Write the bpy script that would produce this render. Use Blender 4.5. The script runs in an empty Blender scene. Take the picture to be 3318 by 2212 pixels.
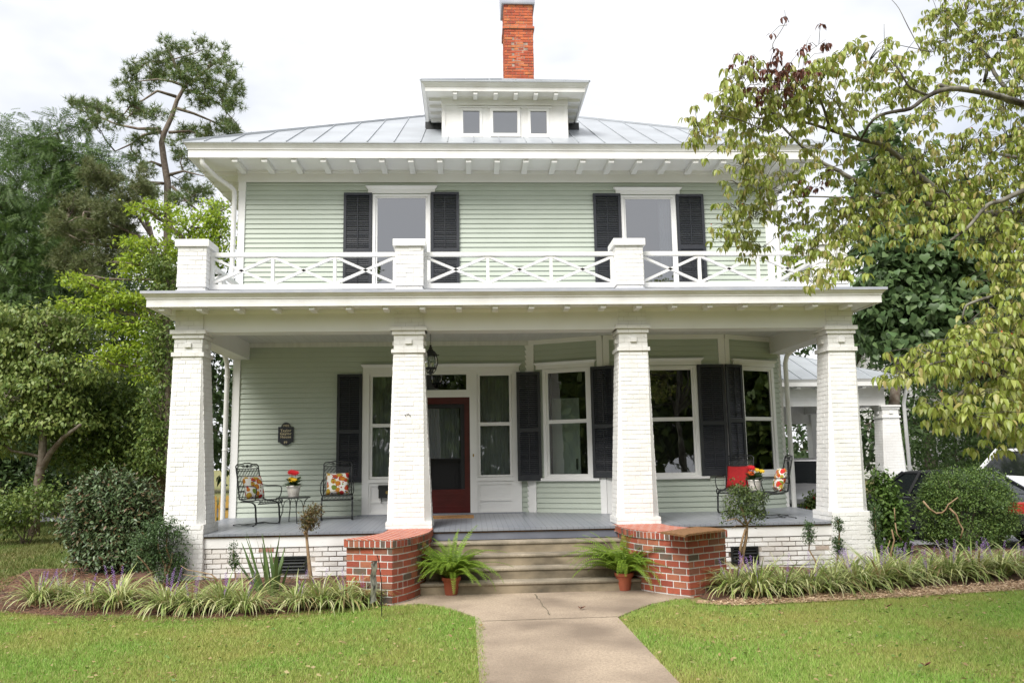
import bpy, math, random
import numpy as np
from mathutils import Vector, Matrix
PI = math.pi
R_ = math.radians
scene = bpy.context.scene
COL = scene.collection
# ------------------------------------------------------------------ camera
CAM = Vector((-0.8481, -12.9274, 1.9726))
cr_ = Vector((0.99855807, -0.05113715, -0.01633342)).normalized()
cu_ = Vector((0.00891408, -0.14208499, 0.98981432)).normalized()
cf_ = Vector((0.05293701, 0.98853267, 0.14142427)).normalized()
FPX = 2652.18
cd = bpy.data.cameras.new("camera")
cam = bpy.data.objects.new("camera", cd)
COL.objects.link(cam)
cam.matrix_world = Matrix(((cr_.x, cu_.x, -cf_.x, CAM.x), (cr_.y, cu_.y, -cf_.y, CAM.y), (cr_.z, cu_.z, -cf_.z, CAM.z), (0, 0, 0, 1)))
cd.sensor_width = 36.0
cd.sensor_fit = 'HORIZONTAL'
cd.lens = FPX / 3318.0 * 36.0
cd.clip_start = 0.1
cd.clip_end = 2000.0
scene.camera = cam
# ------------------------------------------------------------------ sky, sun, exposure
SUN_EL, SUN_AZ = R_(48), R_(-32)       # azimuth measured from -Y (behind the viewer) towards -X
sund = Vector((math.sin(SUN_AZ) * math.cos(SUN_EL), -math.cos(SUN_AZ) * math.cos(SUN_EL), math.sin(SUN_EL)))
w = bpy.data.worlds.new("World")
scene.world = w
w.use_nodes = True
nt = w.node_tree
nt.nodes.clear()
out = nt.nodes.new("ShaderNodeOutputWorld")
bg = nt.nodes.new("ShaderNodeBackground")
sky = nt.nodes.new("ShaderNodeTexSky")
sky.sky_type = 'NISHITA'
sky.sun_disc = False
sky.sun_elevation = SUN_EL
sky.sun_rotation = math.atan2(sund.x, sund.y)
sky.dust_density = 3.0
tc = nt.nodes.new("ShaderNodeTexCoord")
mp = nt.nodes.new("ShaderNodeMapping")
mp.inputs['Scale'].default_value = (1.0, 1.0, 2.2)
no = nt.nodes.new("ShaderNodeTexNoise")
no.inputs['Scale'].default_value = 2.3
no.inputs['Detail'].default_value = 5
no.inputs['Roughness'].default_value = 0.55
ra = nt.nodes.new("ShaderNodeValToRGB")
ra.color_ramp.elements[0].position = 0.30
ra.color_ramp.elements[0].color = (0.50, 0.50, 0.50, 1)
ra.color_ramp.elements[1].position = 0.55
ra.color_ramp.elements[1].color = (0.97, 0.97, 0.97, 1)
mx = nt.nodes.new("ShaderNodeMix")
mx.data_type = 'RGBA'
mx.inputs['B'].default_value = (7.7, 7.75, 7.95, 1)
bg.inputs['Strength'].default_value = 0.1
L = nt.links.new
L(tc.outputs['Generated'], mp.inputs['Vector'])
L(mp.outputs[0], no.inputs['Vector'])
L(no.outputs['Fac'], ra.inputs[0])
L(ra.outputs[0], mx.inputs['Factor'])
L(sky.outputs[0], mx.inputs['A'])
L(mx.outputs['Result'], bg.inputs['Color'])
L(bg.outputs[0], out.inputs[0])
sl = bpy.data.lights.new("sun", 'SUN')
sl.energy = 3.2
sl.angle = R_(30)
sl.color = (1.0, 0.97, 0.93)
so = bpy.data.objects.new("sun", sl)
COL.objects.link(so)
so.rotation_euler = sund.to_track_quat('Z', 'Y').to_euler()
scene.view_settings.view_transform = 'Standard'
scene.view_settings.look = 'None'
scene.view_settings.exposure = 0.62
scene.view_settings.gamma = 1.0
scene.cycles.max_bounces = 7
scene.cycles.diffuse_bounces = 4
scene.cycles.transparent_max_bounces = 10
scene.cycles.use_adaptive_sampling = True

# ------------------------------------------------------------------ helpers
G = 0.12                       # ground level at the steps
D = 2.702                      # y of the main wall
def ray(u, v):                 # u, v: pixels of the 3318 x 2212 photograph
    return cf_ + cr_ * ((u - 1659) / FPX) - cu_ * ((v - 1106) / FPX)
def at(u, v, y):
    d = ray(u, v)
    return CAM + d * ((y - CAM.y) / d.y)
def gz(u, v, z=G):
    d = ray(u, v)
    return CAM + d * ((z - CAM.z) / d.z)
def da(u, v, y):               # the same from the 2352 px wide view
    return at(u * 1.41072, v * 1.41072, y)
def dpm(y):                    # metres per 2352-view pixel at depth y
    return (y - CAM.y) / FPX * 1.41072
WL = {}
def link(o, parent=None, origin=(0, 0, 0)):
    COL.objects.link(o)
    origin = Vector(origin)
    if parent is not None:
        o.parent = parent
        o.location = origin - WL[parent.name]
    else:
        o.location = origin
    WL[o.name] = origin
    return o
def tag(o, label=None, cat=None, group=None, kind=None):
    if label: o['label'] = label
    if cat: o['category'] = cat
    if group: o['group'] = group
    if kind: o['kind'] = kind
    return o
def empty(name, loc, label, cat, group=None):
    o = bpy.data.objects.new(name, None)
    o.empty_display_size = 0.1
    link(o, None, loc)
    return tag(o, label, cat, group)
def kids(o): return [c for c in bpy.data.objects if c.parent == o]
def copy_tree(o, parent=None, loc=None, rz=None, scale=None):
    c = o.copy()
    COL.objects.link(c)
    if parent is not None: c.parent = parent
    if loc is not None: c.location = loc
    if rz is not None: c.rotation_euler = (0, 0, rz)
    if scale is not None: c.scale = scale if hasattr(scale, '__len__') else (scale,) * 3
    WL[c.name] = Vector(c.location)
    for k in kids(o): copy_tree(k, c)
    return c
class MB:
    """collects faces; local frame (s, n, z): s along a wall, n out of it, z up"""
    def __init__(self, o=(0, 0), ang=0.0, sub=(0, 0, 0)):
        self.v = []; self.f = []; self.mi = []; self.m = 0
        self.o = o; self.c = math.cos(ang); self.s = math.sin(ang); self.local = False; self.sub = sub
    def frame(self, o, ang=0.0):
        self.o = o; self.c = math.cos(ang); self.s = math.sin(ang); self.local = True
        return self
    def P(self, p):
        if self.local:
            s, n, z = p
            p = (self.o[0] + s * self.c + n * self.s, self.o[1] + s * self.s - n * self.c, z)
        self.v.append((p[0] - self.sub[0], p[1] - self.sub[1], p[2] - self.sub[2]))
        return len(self.v) - 1
    def F(self, *pts):
        self.f.append([self.P(p) for p in pts]); self.mi.append(self.m)
    def FI(self, idx):
        self.f.append(list(idx)); self.mi.append(self.m)
    def box(self, x0, x1, y0, y1, z0, z1, skip=''):
        a = [self.P((x, y, z)) for z in (z0, z1) for y in (y0, y1) for x in (x0, x1)]
        for k, q in (('b', (0, 2, 3, 1)), ('t', (4, 5, 7, 6)), ('f', (0, 1, 5, 4)), ('k', (2, 6, 7, 3)), ('l', (0, 4, 6, 2)), ('r', (1, 3, 7, 5))):
            if k not in skip: self.FI([a[i] for i in q])
    def hexa(self, p):         # 8 points: bottom 4 ccw, top 4 ccw
        a = [self.P(q) for q in p]
        for q in ((3, 2, 1, 0), (4, 5, 6, 7), (0, 1, 5, 4), (1, 2, 6, 5), (2, 3, 7, 6), (3, 0, 4, 7)): self.FI([a[i] for i in q])
    def bar(self, a, b, wid, dep, upv=(0, 0, 1)):   # rectangular bar from a to b
        a = Vector(a); b = Vector(b); d = (b - a).normalized(); s = d.cross(Vector(upv)).normalized(); t = s.cross(d)
        s = s * wid / 2; t = t * dep / 2
        self.hexa([a - s - t, a + s - t, a + s + t, a - s + t, b - s - t, b + s - t, b + s + t, b - s + t])
    def prism(self, pts, z0, z1):
        b = [self.P((x, y, z0)) for x, y in pts]; t = [self.P((x, y, z1)) for x, y in pts]
        self.FI(b[::-1]); self.FI(t); n = len(b)
        for i in range(n): self.FI([b[i], b[(i + 1) % n], t[(i + 1) % n], t[i]])
    def loft(self, rings, cap=True):
        rr = [[self.P(p) for p in r] for r in rings]; n = len(rr[0])
        for a, b in zip(rr, rr[1:]):
            for i in range(n): self.FI([a[i], a[(i + 1) % n], b[(i + 1) % n], b[i]])
        if cap: self.FI(rr[0][::-1]); self.FI(rr[-1])
    def lathe(self, prof, c=(0, 0, 0), n=16, cap=True):
        self.loft([[(c[0] + r * math.cos(2 * PI * i / n), c[1] + r * math.sin(2 * PI * i / n), c[2] + z) for i in range(n)] for r, z in prof], cap)
    def tube(self, pts, rad, n=6, cap=True):
        pts = [Vector(p) for p in pts]
        if not hasattr(rad, '__len__'): rad = [rad] * len(pts)
        rings = []; prev = None
        for i, p in enumerate(pts):
            d = (pts[min(i + 1, len(pts) - 1)] - pts[max(i - 1, 0)])
            if d.length < 1e-9: d = Vector((0, 0, 1))
            d.normalize()
            if prev is None: s = d.cross(Vector((0, 0, 1))) if abs(d.z) < .9 else d.cross(Vector((1, 0, 0)))
            else: s = prev - d * prev.dot(d)
            s.normalize(); prev = s; t = d.cross(s)
            rings.append([p + (s * math.cos(2 * PI * k / n) + t * math.sin(2 * PI * k / n)) * rad[i] for k in range(n)])
        self.loft(rings, cap)
    def build(self, name, mats, parent=None, smooth=False, origin=(0, 0, 0), bevel=None, autosm=None):
        me = bpy.data.meshes.new(name)
        o3 = Vector(origin)
        me.from_pydata([(a[0] - o3.x, a[1] - o3.y, a[2] - o3.z) for a in self.v], [], self.f)
        if not isinstance(mats, (list, tuple)): mats = [mats]
        for m in mats: me.materials.append(m)
        if len(mats) > 1: me.polygons.foreach_set('material_index', self.mi)
        if smooth: me.polygons.foreach_set('use_smooth', [True] * len(me.polygons))
        me.update()
        o = bpy.data.objects.new(name, me)
        link(o, parent, origin)
        if bevel:
            b = o.modifiers.new('edge', 'BEVEL'); b.width = bevel; b.segments = 2; b.limit_method = 'ANGLE'; b.angle_limit = R_(40)
        return o
def np_mesh(name, V, Fs, mats, parent=None, origin=(0, 0, 0), smooth=False, midx=None):
    """mesh from numpy verts and a faces array of equal sized polygons"""
    me = bpy.data.meshes.new(name)
    V = np.asarray(V, np.float32) - np.asarray(origin, np.float32); Fs = np.asarray(Fs, np.int32); n, k = Fs.shape
    me.vertices.add(len(V)); me.vertices.foreach_set('co', V.ravel())
    me.loops.add(n * k); me.loops.foreach_set('vertex_index', Fs.ravel())
    me.polygons.add(n); me.polygons.foreach_set('loop_start', np.arange(0, n * k, k, dtype=np.int32)); me.polygons.foreach_set('loop_total', np.full(n, k, np.int32))
    if not isinstance(mats, (list, tuple)): mats = [mats]
    for m in mats: me.materials.append(m)
    if midx is not None: me.polygons.foreach_set('material_index', np.asarray(midx, np.int32))
    if smooth: me.polygons.foreach_set('use_smooth', np.ones(n, bool))
    me.update(calc_edges=True); me.validate()
    o = bpy.data.objects.new(name, me)
    return link(o, parent, origin)

# ------------------------------------------------------------------ materials
def mat(name, c, rough=0.6, var=None, scale=6.0, bump=0.0, bscale=40.0, island=None, metal=0.0, spec=0.5, detail=4, trans=0.0, stretch=(1, 1, 1), speck=None):
    """principled; var: second colour mixed in by noise; island: list of colours picked per loose piece; trans: translucency for leaves"""
    m = bpy.data.materials.new(name); m.use_nodes = True
    n = m.node_tree; p = n.nodes['Principled BSDF']; l = n.links.new
    p.inputs['Roughness'].default_value = rough; p.inputs['Metallic'].default_value = metal; p.inputs['Specular IOR Level'].default_value = spec
    p.inputs['Base Color'].default_value = (*c, 1)
    cur = None
    tcn = n.nodes.new('ShaderNodeTexCoord'); mpn = n.nodes.new('ShaderNodeMapping'); mpn.inputs['Scale'].default_value = stretch
    l(tcn.outputs['Object'], mpn.inputs[0])
    if island:
        g = n.nodes.new('ShaderNodeNewGeometry'); r = n.nodes.new('ShaderNodeValToRGB'); r.color_ramp.interpolation = 'LINEAR' if trans else 'CONSTANT'
        e = r.color_ramp.elements
        while len(e) < len(island): e.new(0.5)
        for i, q in enumerate(island):
            if len(q) == 4: e[i].position = q[3]
            else: e[i].position = i / max(1, len(island) - (1 if trans else 0))
            e[i].color = (*q[:3], 1)
        l(g.outputs['Random Per Island'], r.inputs[0]); cur = r.outputs[0]
    if var:
        nz = n.nodes.new('ShaderNodeTexNoise'); nz.inputs['Scale'].default_value = scale; nz.inputs['Detail'].default_value = detail
        l(mpn.outputs[0], nz.inputs['Vector'])
        r2 = n.nodes.new('ShaderNodeValToRGB'); r2.color_ramp.elements[0].position = .38; r2.color_ramp.elements[1].position = .66
        l(nz.outputs['Fac'], r2.inputs[0])
        mxx = n.nodes.new('ShaderNodeMix'); mxx.data_type = 'RGBA'
        l(r2.outputs[0], mxx.inputs['Factor'])
        if cur: l(cur, mxx.inputs['A'])
        else: mxx.inputs['A'].default_value = (*c, 1)
        mxx.inputs['B'].default_value = (*var, 1); cur = mxx.outputs['Result']
        if island: r2.color_ramp.elements[1].color = (.45, .45, .45, 1)
    if speck:                      # grain: (colour, scale, amount)
        ns = n.nodes.new('ShaderNodeTexNoise'); ns.inputs['Scale'].default_value = speck[1]; ns.inputs['Detail'].default_value = 6; ns.inputs['Roughness'].default_value = .7
        l(mpn.outputs[0], ns.inputs['Vector']); rs_ = n.nodes.new('ShaderNodeValToRGB'); rs_.color_ramp.elements[0].position = .44; rs_.color_ramp.elements[1].position = .62; rs_.color_ramp.elements[1].color = (speck[2],) * 3 + (1,)
        l(ns.outputs['Fac'], rs_.inputs[0]); ms_ = n.nodes.new('ShaderNodeMix'); ms_.data_type = 'RGBA'; l(rs_.outputs[0], ms_.inputs['Factor']); ms_.inputs['B'].default_value = (*speck[0], 1)
        if cur: l(cur, ms_.inputs['A'])
        else: ms_.inputs['A'].default_value = (*c, 1)
        cur = ms_.outputs['Result']
    if cur: l(cur, p.inputs['Base Color'])
    if bump:
        nb = n.nodes.new('ShaderNodeTexNoise'); nb.inputs['Scale'].default_value = bscale; nb.inputs['Detail'].default_value = 5
        l(mpn.outputs[0], nb.inputs['Vector'])
        bn = n.nodes.new('ShaderNodeBump'); bn.inputs['Strength'].default_value = bump; bn.inputs['Distance'].default_value = 0.02
        l(nb.outputs['Fac'], bn.inputs['Height']); l(bn.outputs[0], p.inputs['Normal'])
    if trans:
        t = n.nodes.new('ShaderNodeBsdfTranslucent'); ms = n.nodes.new('ShaderNodeMixShader'); ms.inputs[0].default_value = trans
        if cur: l(cur, t.inputs['Color'])
        else: t.inputs['Color'].default_value = (*c, 1)
        o = n.nodes['Material Output']
        l(p.outputs[0], ms.inputs[1]); l(t.outputs[0], ms.inputs[2]); l(ms.outputs[0], o.inputs[0])
    return m
def glass(name, refl, tint=(.75, .8, .8)):
    m = bpy.data.materials.new(name); m.use_nodes = True; n = m.node_tree; n.nodes.clear(); l = n.links.new
    o = n.nodes.new('ShaderNodeOutputMaterial'); a = n.nodes.new('ShaderNodeBsdfTransparent'); b = n.nodes.new('ShaderNodeBsdfGlossy'); x = n.nodes.new('ShaderNodeMixShader')
    a.inputs[0].default_value = (*tint, 1); b.inputs['Roughness'].default_value = 0.015; b.inputs['Color'].default_value = (.95, .97, 1, 1)
    fr = n.nodes.new('ShaderNodeFresnel'); fr.inputs[0].default_value = 1.5
    ma = n.nodes.new('ShaderNodeMath'); ma.operation = 'ADD'; ma.use_clamp = True; ma.inputs[1].default_value = refl
    nb = n.nodes.new('ShaderNodeTexNoise'); nb.inputs['Scale'].default_value = 1.6; bn = n.nodes.new('ShaderNodeBump'); bn.inputs['Strength'].default_value = .12; bn.inputs['Distance'].default_value = .02
    tcn = n.nodes.new('ShaderNodeTexCoord'); l(tcn.outputs['Object'], nb.inputs['Vector']); l(nb.outputs['Fac'], bn.inputs['Height']); l(bn.outputs[0], b.inputs['Normal'])
    l(fr.outputs[0], ma.inputs[0]); l(ma.outputs[0], x.inputs[0]); l(a.outputs[0], x.inputs[1]); l(b.outputs[0], x.inputs[2]); l(x.outputs[0], o.inputs[0])
    return m
WHITE = mat('white_paint', (.80, .80, .785), .5, (.70, .69, .665), 2.2, .12, 60)
TRIM = mat('trim_paint', (.81, .81, .795), .45, (.77, .765, .745), 1.5)
WBRICK = mat('painted_brick', (.79, .788, .77), .6, (.72, .71, .685), 3.0, .25, 45)
WMORT = mat('painted_mortar', (.70, .695, .67), .8, (.60, .585, .55), 5.0)
SAGE = mat('sage_siding', (.465, .515, .44), .55, (.43, .48, .405), 1.2, .05, 30)
SHUT = mat('shutter_paint', (.020, .023, .030), .45, (.028, .030, .036), 3)
FLOORP = mat('porch_floor_paint', (.20, .215, .245), .35, (.25, .26, .28), 1.5, .06, 25, stretch=(1, .3, 1))
GREY = mat('grey_flashing', (.36, .38, .44), .45, (.44, .45, .49), 3)
ROOF = mat('roof_metal', (.385, .41, .435), .40, (.32, .34, .36), 1.4, .05, 12, metal=.12, stretch=(1, 1, 1))
BRICK = mat('red_brick', (.3, .06, .03), .8, (.22, .07, .045), 14, .3, 60, island=[(.31, .068, .036, 0), (.37, .085, .042, .25), (.26, .052, .03, .45), (.35, .125, .065, .6), (.22, .085, .05, .72), (.105, .085, .062, .80), (.085, .075, .06, .9)])
CHBRICK = mat('chimney_brick', (.5, .12, .05), .85, (.20, .06, .035), 9, .4, 50, island=[(.50, .115, .045, 0), (.56, .15, .055, .3), (.42, .085, .038, .55), (.52, .17, .06, .75), (.36, .07, .035, .9)])
MORTAR = mat('mortar', (.66, .655, .63), .9, (.52, .51, .48), 8, .2, 80)
CHMORT = mat('chimney_mortar', (.42, .33, .27), .9, (.22, .15, .11), 6)
PEEL = mat('peeling_mortar', (.55, .51, .45), .9, (.12, .085, .06), 2.0, .3, 40, detail=6)
FBRICK = mat('worn_painted_brick', (.79, .788, .77), .65, (.55, .50, .44), 1.6, .3, 45, island=[(.79, .788, .77, 0), (.74, .735, .71, .5), (.68, .66, .62, .8), (.44, .36, .30, .89), (.30, .12, .075, .955)], detail=7)
RAWBRICK = mat('bare_brick', (.27, .07, .035), .85, (.38, .30, .25), 9)
CONC = mat('concrete_walk', (.43, .34, .248), .85, (.21, .16, .115), 1.0, .5, 70, detail=14, speck=((.20, .16, .12), 34, .55))
STEPC = mat('concrete_steps', (.37, .315, .235), .85, (.15, .13, .095), 2.0, .35, 60, detail=9, stretch=(1, 1, .5), speck=((.18, .15, .11), 40, .5))
DOORR = mat('red_door_paint', (.075, .006, .005), .35, (.055, .005, .0045), 5)
SCREEN = mat('door_screen', (.012, .012, .014), .6)
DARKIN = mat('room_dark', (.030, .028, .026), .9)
CURT = mat('sheer_curtain', (.60, .62, .60), .9, trans=.4)
BLACKM = mat('black_iron', (.012, .014, .014), .4, spec=.6)
BRASS = mat('brass', (.45, .32, .11), .35, metal=.9)
GOLD = mat('gold_letter', (.55, .47, .30), .5)
COIR = mat('coir_mat', (.25, .125, .05), .95, (.16, .08, .03), 30, .5, 120)
TERRA = mat('terracotta', (.36, .095, .045), .75, (.29, .075, .04), 6)
CERAM = mat('white_ceramic', (.76, .73, .68), .3, (.66, .62, .56), 14, .4, 30)
REDCL = mat('red_cushion', (.42, .012, .014), .85, (.34, .01, .012), 20)
BARK = mat('bark', (.12, .085, .06), .9, (.22, .19, .15), 7, .6, 25)
BARKG = mat('lichen_bark', (.045, .036, .03), .9, (.22, .21, .17), 5, .5, 30)
PINEB = mat('pine_bark', (.12, .09, .07), .9, (.21, .17, .135), 9, .6, 20)
TWIG = mat('bare_stem', (.23, .145, .075), .85, (.34, .24, .14), 12)
PANE = glass('window_glass', .135)
PANEUP = glass('upper_window_glass', .22, (.5, .53, .55))
SGRASS = mat('soil_grass', (.10, .13, .032), .95, (.16, .125, .055), 2.2, .4, 60, detail=8)
# ================================================================== the house
WLx, WRx, YB = -5.284, 5.229, 13.2
house = empty('house', (0, D, G), 'two-storey sage green clapboard house with white brick porch columns and black shutters', 'house')

def clap(mb, s0, s1, z0, z1, holes=(), ex=.0955, out=.023, inn=.004):
    z = z0
    while z < z1 - 1e-4:
        zt = min(z + ex, z1)
        cuts = sorted({z, zt} | {h for q in holes for h in (q[2], q[3]) if z < h < zt})
        for a, b in zip(cuts, cuts[1:]):
            iv = [(s0, s1)]
            for q in holes:
                if q[2] < (a + b) / 2 < q[3]:
                    nv = []
                    for p0, p1 in iv:
                        if q[1] <= p0 or q[0] >= p1: nv.append((p0, p1)); continue
                        if q[0] > p0: nv.append((p0, q[0]))
                        if q[1] < p1: nv.append((q[1], p1))
                    iv = nv
            na = out + (inn - out) * (a - z) / ex; nb = out + (inn - out) * (b - z) / ex
            for p0, p1 in iv:
                mb.F((p0, na, a), (p1, na, a), (p1, nb, b), (p0, nb, b))
                if a == z: mb.F((p0, 0, a), (p1, 0, a), (p1, na, a), (p0, na, a))
                mb.F((p0, 0, a), (p0, na, a), (p0, nb, b), (p0, 0, b)); mb.F((p1, na, a), (p1, 0, a), (p1, 0, b), (p1, nb, b))
        z = zt

def bricks(mb, mm, p00, p10, p11, p01, nc, bl=.212, j=.010, dep=.009, seed=0, skip=None, jit=.0022):
    rng = random.Random(seed)
    p00, p10, p11, p01 = map(Vector, (p00, p10, p11, p01))
    n = (p10 - p00).cross(p01 - p00).normalized()
    mm.F(p00, p10, p11, p01)
    H = ((p01 - p00).length + (p11 - p10).length) / 2
    def S(s, t): return (p00 * (1 - s) + p10 * s) * (1 - t) + (p01 * (1 - s) + p11 * s) * t
    for c in range(nc):
        t0 = c / nc + rng.uniform(0, j * .3) / H; t1 = (c + 1) / nc - j / H + rng.uniform(-.25, .25) * j / H
        wd = (S(1, (t0 + t1) / 2) - S(0, (t0 + t1) / 2)).length
        x = -bl * (.5 if c % 2 else 0) - rng.uniform(0, .25) * bl
        while x < wd:
            a = max(0, x); b = min(wd, x + bl - j)
            if wd - b < .03: b = wd
            if b - a > .025 and not (skip and skip((a + b) / 2 / wd, (t0 + t1) / 2)):
                a /= wd; b /= wd
                q = [S(a, t0), S(b, t0), S(b, t1), S(a, t1)]
                d = dep + rng.uniform(-jit, jit)
                q = [p + n * rng.uniform(-.0008, .0008) for p in q]
                f = [p + n * (d + rng.uniform(-.0012, .0012)) for p in q]
                i = [mb.P(p) for p in q]; k = [mb.P(p) for p in f]
                mb.FI(k)
                for e in range(4): mb.FI([i[e], i[(e + 1) % 4], k[(e + 1) % 4], k[e]])
            x += bl

# ---------------------------------------------------------------- walls
W1h = (-2.70, -1.575, 5.02, 7.14); W2h = (2.20, 3.30, 5.02, 7.12)
m = MB().frame((0, D), 0)
clap(m, WLx + .10, WRx - .10, 4.55, 7.39, [W1h, W2h])
m.build('upper_wall', SAGE, house)
m = MB().frame((0, D), 0)
clap(m, WLx + .10, .34, .975, 4.14, [(-2.80, .126, .98, 3.70)])
m.frame((.31, D), math.atan2(2.067 - D, 1.33)); clap(m, 0, 1.474, .955, 4.14, [(.28, 1.23, 1.60, 3.64)])
m.frame((1.64, 2.067), 0); clap(m, 0, 2.289, .955, 4.14, [(.55, 1.74, 1.62, 3.63)])
m.frame((3.929, 2.067), math.atan2(D - 2.067, 1.30)); clap(m, 0, 1.447, .955, 4.14, [(.34, 1.22, 1.65, 3.64)])
m.build('lower_wall', SAGE, house)
m = MB().frame((WLx, YB), -PI / 2); clap(m, 0, YB - D, .6, 7.39)
m.frame((WRx, D), PI / 2); clap(m, 0, YB - D, .6, 7.39)
m.frame((WRx, YB), PI); clap(m, 0, WRx - WLx, .6, 7.39)
m.build('side_wall', SAGE, house)
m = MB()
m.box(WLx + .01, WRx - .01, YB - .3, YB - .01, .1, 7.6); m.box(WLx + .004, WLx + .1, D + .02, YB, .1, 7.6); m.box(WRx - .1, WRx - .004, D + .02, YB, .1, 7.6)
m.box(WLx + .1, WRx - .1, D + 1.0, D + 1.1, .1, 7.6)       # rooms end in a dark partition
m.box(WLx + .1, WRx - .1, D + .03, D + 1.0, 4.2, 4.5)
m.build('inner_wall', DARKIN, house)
for x0 in (WLx, WRx - .13):
    m = MB(); m.box(x0, x0 + .13, D - .042, D + .1, 4.62, 7.20); m.box(x0 - .006, x0 + .136, D - .049, D + .1, 7.20, 7.385); m.build('corner_board', TRIM, house)
    m = MB(); m.box(x0, x0 + .13, D - .042, D + .1, .965, 3.92); m.build('corner_board', TRIM, house)
for fr, q0, q1, nn, zb in (((.31, D), -.07, .11, .036, .955), ((.31, D), 1.474 - .11, 1.478, .036, .955)):
    m = MB().frame(fr, math.atan2(2.067 - D, 1.33)); m.box(q0, q1, 0, nn + .006, zb, 4.14); m.build('corner_board', TRIM, house)
for q0, q1 in ((-.004, .115), (2.289 - .115, 2.293)):
    m = MB().frame((1.64, 2.067), 0); m.box(q0, q1, 0, .040, .953, 4.14); m.build('corner_board', TRIM, house)
m = MB().frame((3.929, 2.067), math.atan2(D - 2.067, 1.30)); m.box(-.006, .10, 0, .042, .955, 4.14); m.build('corner_board', TRIM, house)
# ---------------------------------------------------------------- eaves and roof
def ring(x0, x1, y0, y1, o, z): return [(x0 - o, y0 - o, z), (x1 + o, y0 - o, z), (x1 + o, y1 + o, z), (x0 - o, y1 + o, z)]
m = MB()
m.loft([ring(WLx, WRx, D, YB, o, z) for o, z in ((.03, 7.385), (.03, 7.575), (.05, 7.575), (.05, 7.63), (.75, 7.63))], False)
m.build('frieze_and_soffit', TRIM, house)
m = MB()
m.loft([ring(WLx, WRx, D, YB, o, z) for o, z in ((.72, 7.632), (.72, 7.612), (.75, 7.612), (.75, 7.765), (.765, 7.765), (.765, 7.785), (.772, 7.80), (.79, 7.835), (.818, 7.862), (.818, 7.885), (.70, 7.886))], False)
m.build('fascia', WHITE, house)
# individual rafter tails along the front, one mesh each
tail = MB(); tail.box(-.053, .053, -.33, .33, 0, .084, 't')
t0 = tail.build('rafter_tail', TRIM, house, origin=(0, 0, 0), bevel=.004)
first = True
def put(o, loc, rz=0, sc=None):
    c = o.copy(); COL.objects.link(c); c.location = Vector(loc) - WL[house.name]; c.rotation_euler = (0, 0, rz)
    if sc: c.scale = sc
    return c
t0.location = Vector((-5.19, D - .38, 7.545)) - WL[house.name]
for k in range(1, 20): put(t0, (-5.19 + .5465 * k, D - .38, 7.545))
for k in range(10):
    y = D + .12 + .6 * k
    put(t0, (WLx - .38, y, 7.545), PI / 2)
    put(t0, (WRx + .38, y, 7.545), PI / 2)
EO, EZ, SL = .835, 7.888, .555
rx0, rx1, ry0, ry1 = WLx - EO, WRx + EO, D - EO, YB + EO
hw = (rx1 - rx0) / 2; axx = (rx0 + rx1) / 2; ap = (axx, ry0 + hw, EZ + SL * hw)
bk = (axx, max(ry0 + hw + .01, ry1 - hw), EZ + SL * hw)
m = MB()
c4 = [(rx0, ry0, EZ), (rx1, ry0, EZ), (rx1, ry1, EZ), (rx0, ry1, EZ)]
m.F(c4[0], c4[1], ap); m.F(c4[1], c4[2], bk, ap); m.F(c4[2], c4[3], bk); m.F(c4[3], c4[0], ap, bk)
for i in range(4): a, b = c4[i], c4[(i + 1) % 4]; m.F((a[0], a[1], a[2] - .02), (b[0], b[1], b[2] - .02), b, a)
nrm = Vector((0, -SL, 1)).normalized()
k = 1
while k * .5 < 2 * hw:
    x = rx0 + k * .5 - .1; t = min(x - rx0, rx1 - x)
    a = Vector((x, ry0, EZ + .012)); b = Vector((x, ry0 + t, EZ + SL * t + .012)); m.bar(a, b, .014, .02, nrm)
    t2 = min(k * .5, (ry1 - ry0) - k * .5)
    if t2 > .05:
        t2 = min(t2, hw); y = ry0 + k * .5
        m.bar((rx0, y, EZ + .012), (rx0 + t2, y, EZ + SL * t2 + .012), .014, .02); m.bar((rx1, y, EZ + .012), (rx1 - t2, y, EZ + SL * t2 + .012), .014, .02)
    k += 1
for a in (c4[0], c4[1]): m.bar((a[0], a[1], a[2] + .015), (ap[0], ap[1], ap[2] + .02), .05, .04)
m.build('roof', ROOF, house)

# ---------------------------------------------------------------- dormer
dx0, dx1, dy, dz0, dz1 = -1.33, 1.165, 2.6, 8.21, 9.085
dorm = MB()
wx = [(-.97, -.538), (-.378, .218), (.375, .802)]
dz_, dt_ = 8.296, 8.897
m = MB().frame((0, dy), 0)
xs = [dx0] + [q for a in wx for q in a] + [dx1]
for i in range(0, len(xs), 2): m.box(xs[i], xs[i + 1], -.06, 0, dz_, dt_)
m.box(dx0, dx1, -.06, 0, dz0, dz_); m.box(dx0, dx1, -.06, 0, dt_, dz1 + .04)
m.box(dx0 - .02, dx1 + .02, .0, .022, dz1 - .13, dz1)
m.box(dx0 - .012, dx0 + .06, .0, .014, dz0 + .02, dz1 - .13); m.box(dx1 - .06, dx1 + .012, 0, .014, dz0 + .02, dz1 - .13)
m.box(dx0, dx0 + .06, -3.3, -.06, dz0 - .6, dz1 + .04); m.box(dx1 - .06, dx1, -3.3, -.06, dz0 - .6, dz1 + .04)
m.box(dx0, dx1, -.6, -.55, dz0, dz1)
dormer = m.build('dormer', WHITE, house)
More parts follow.
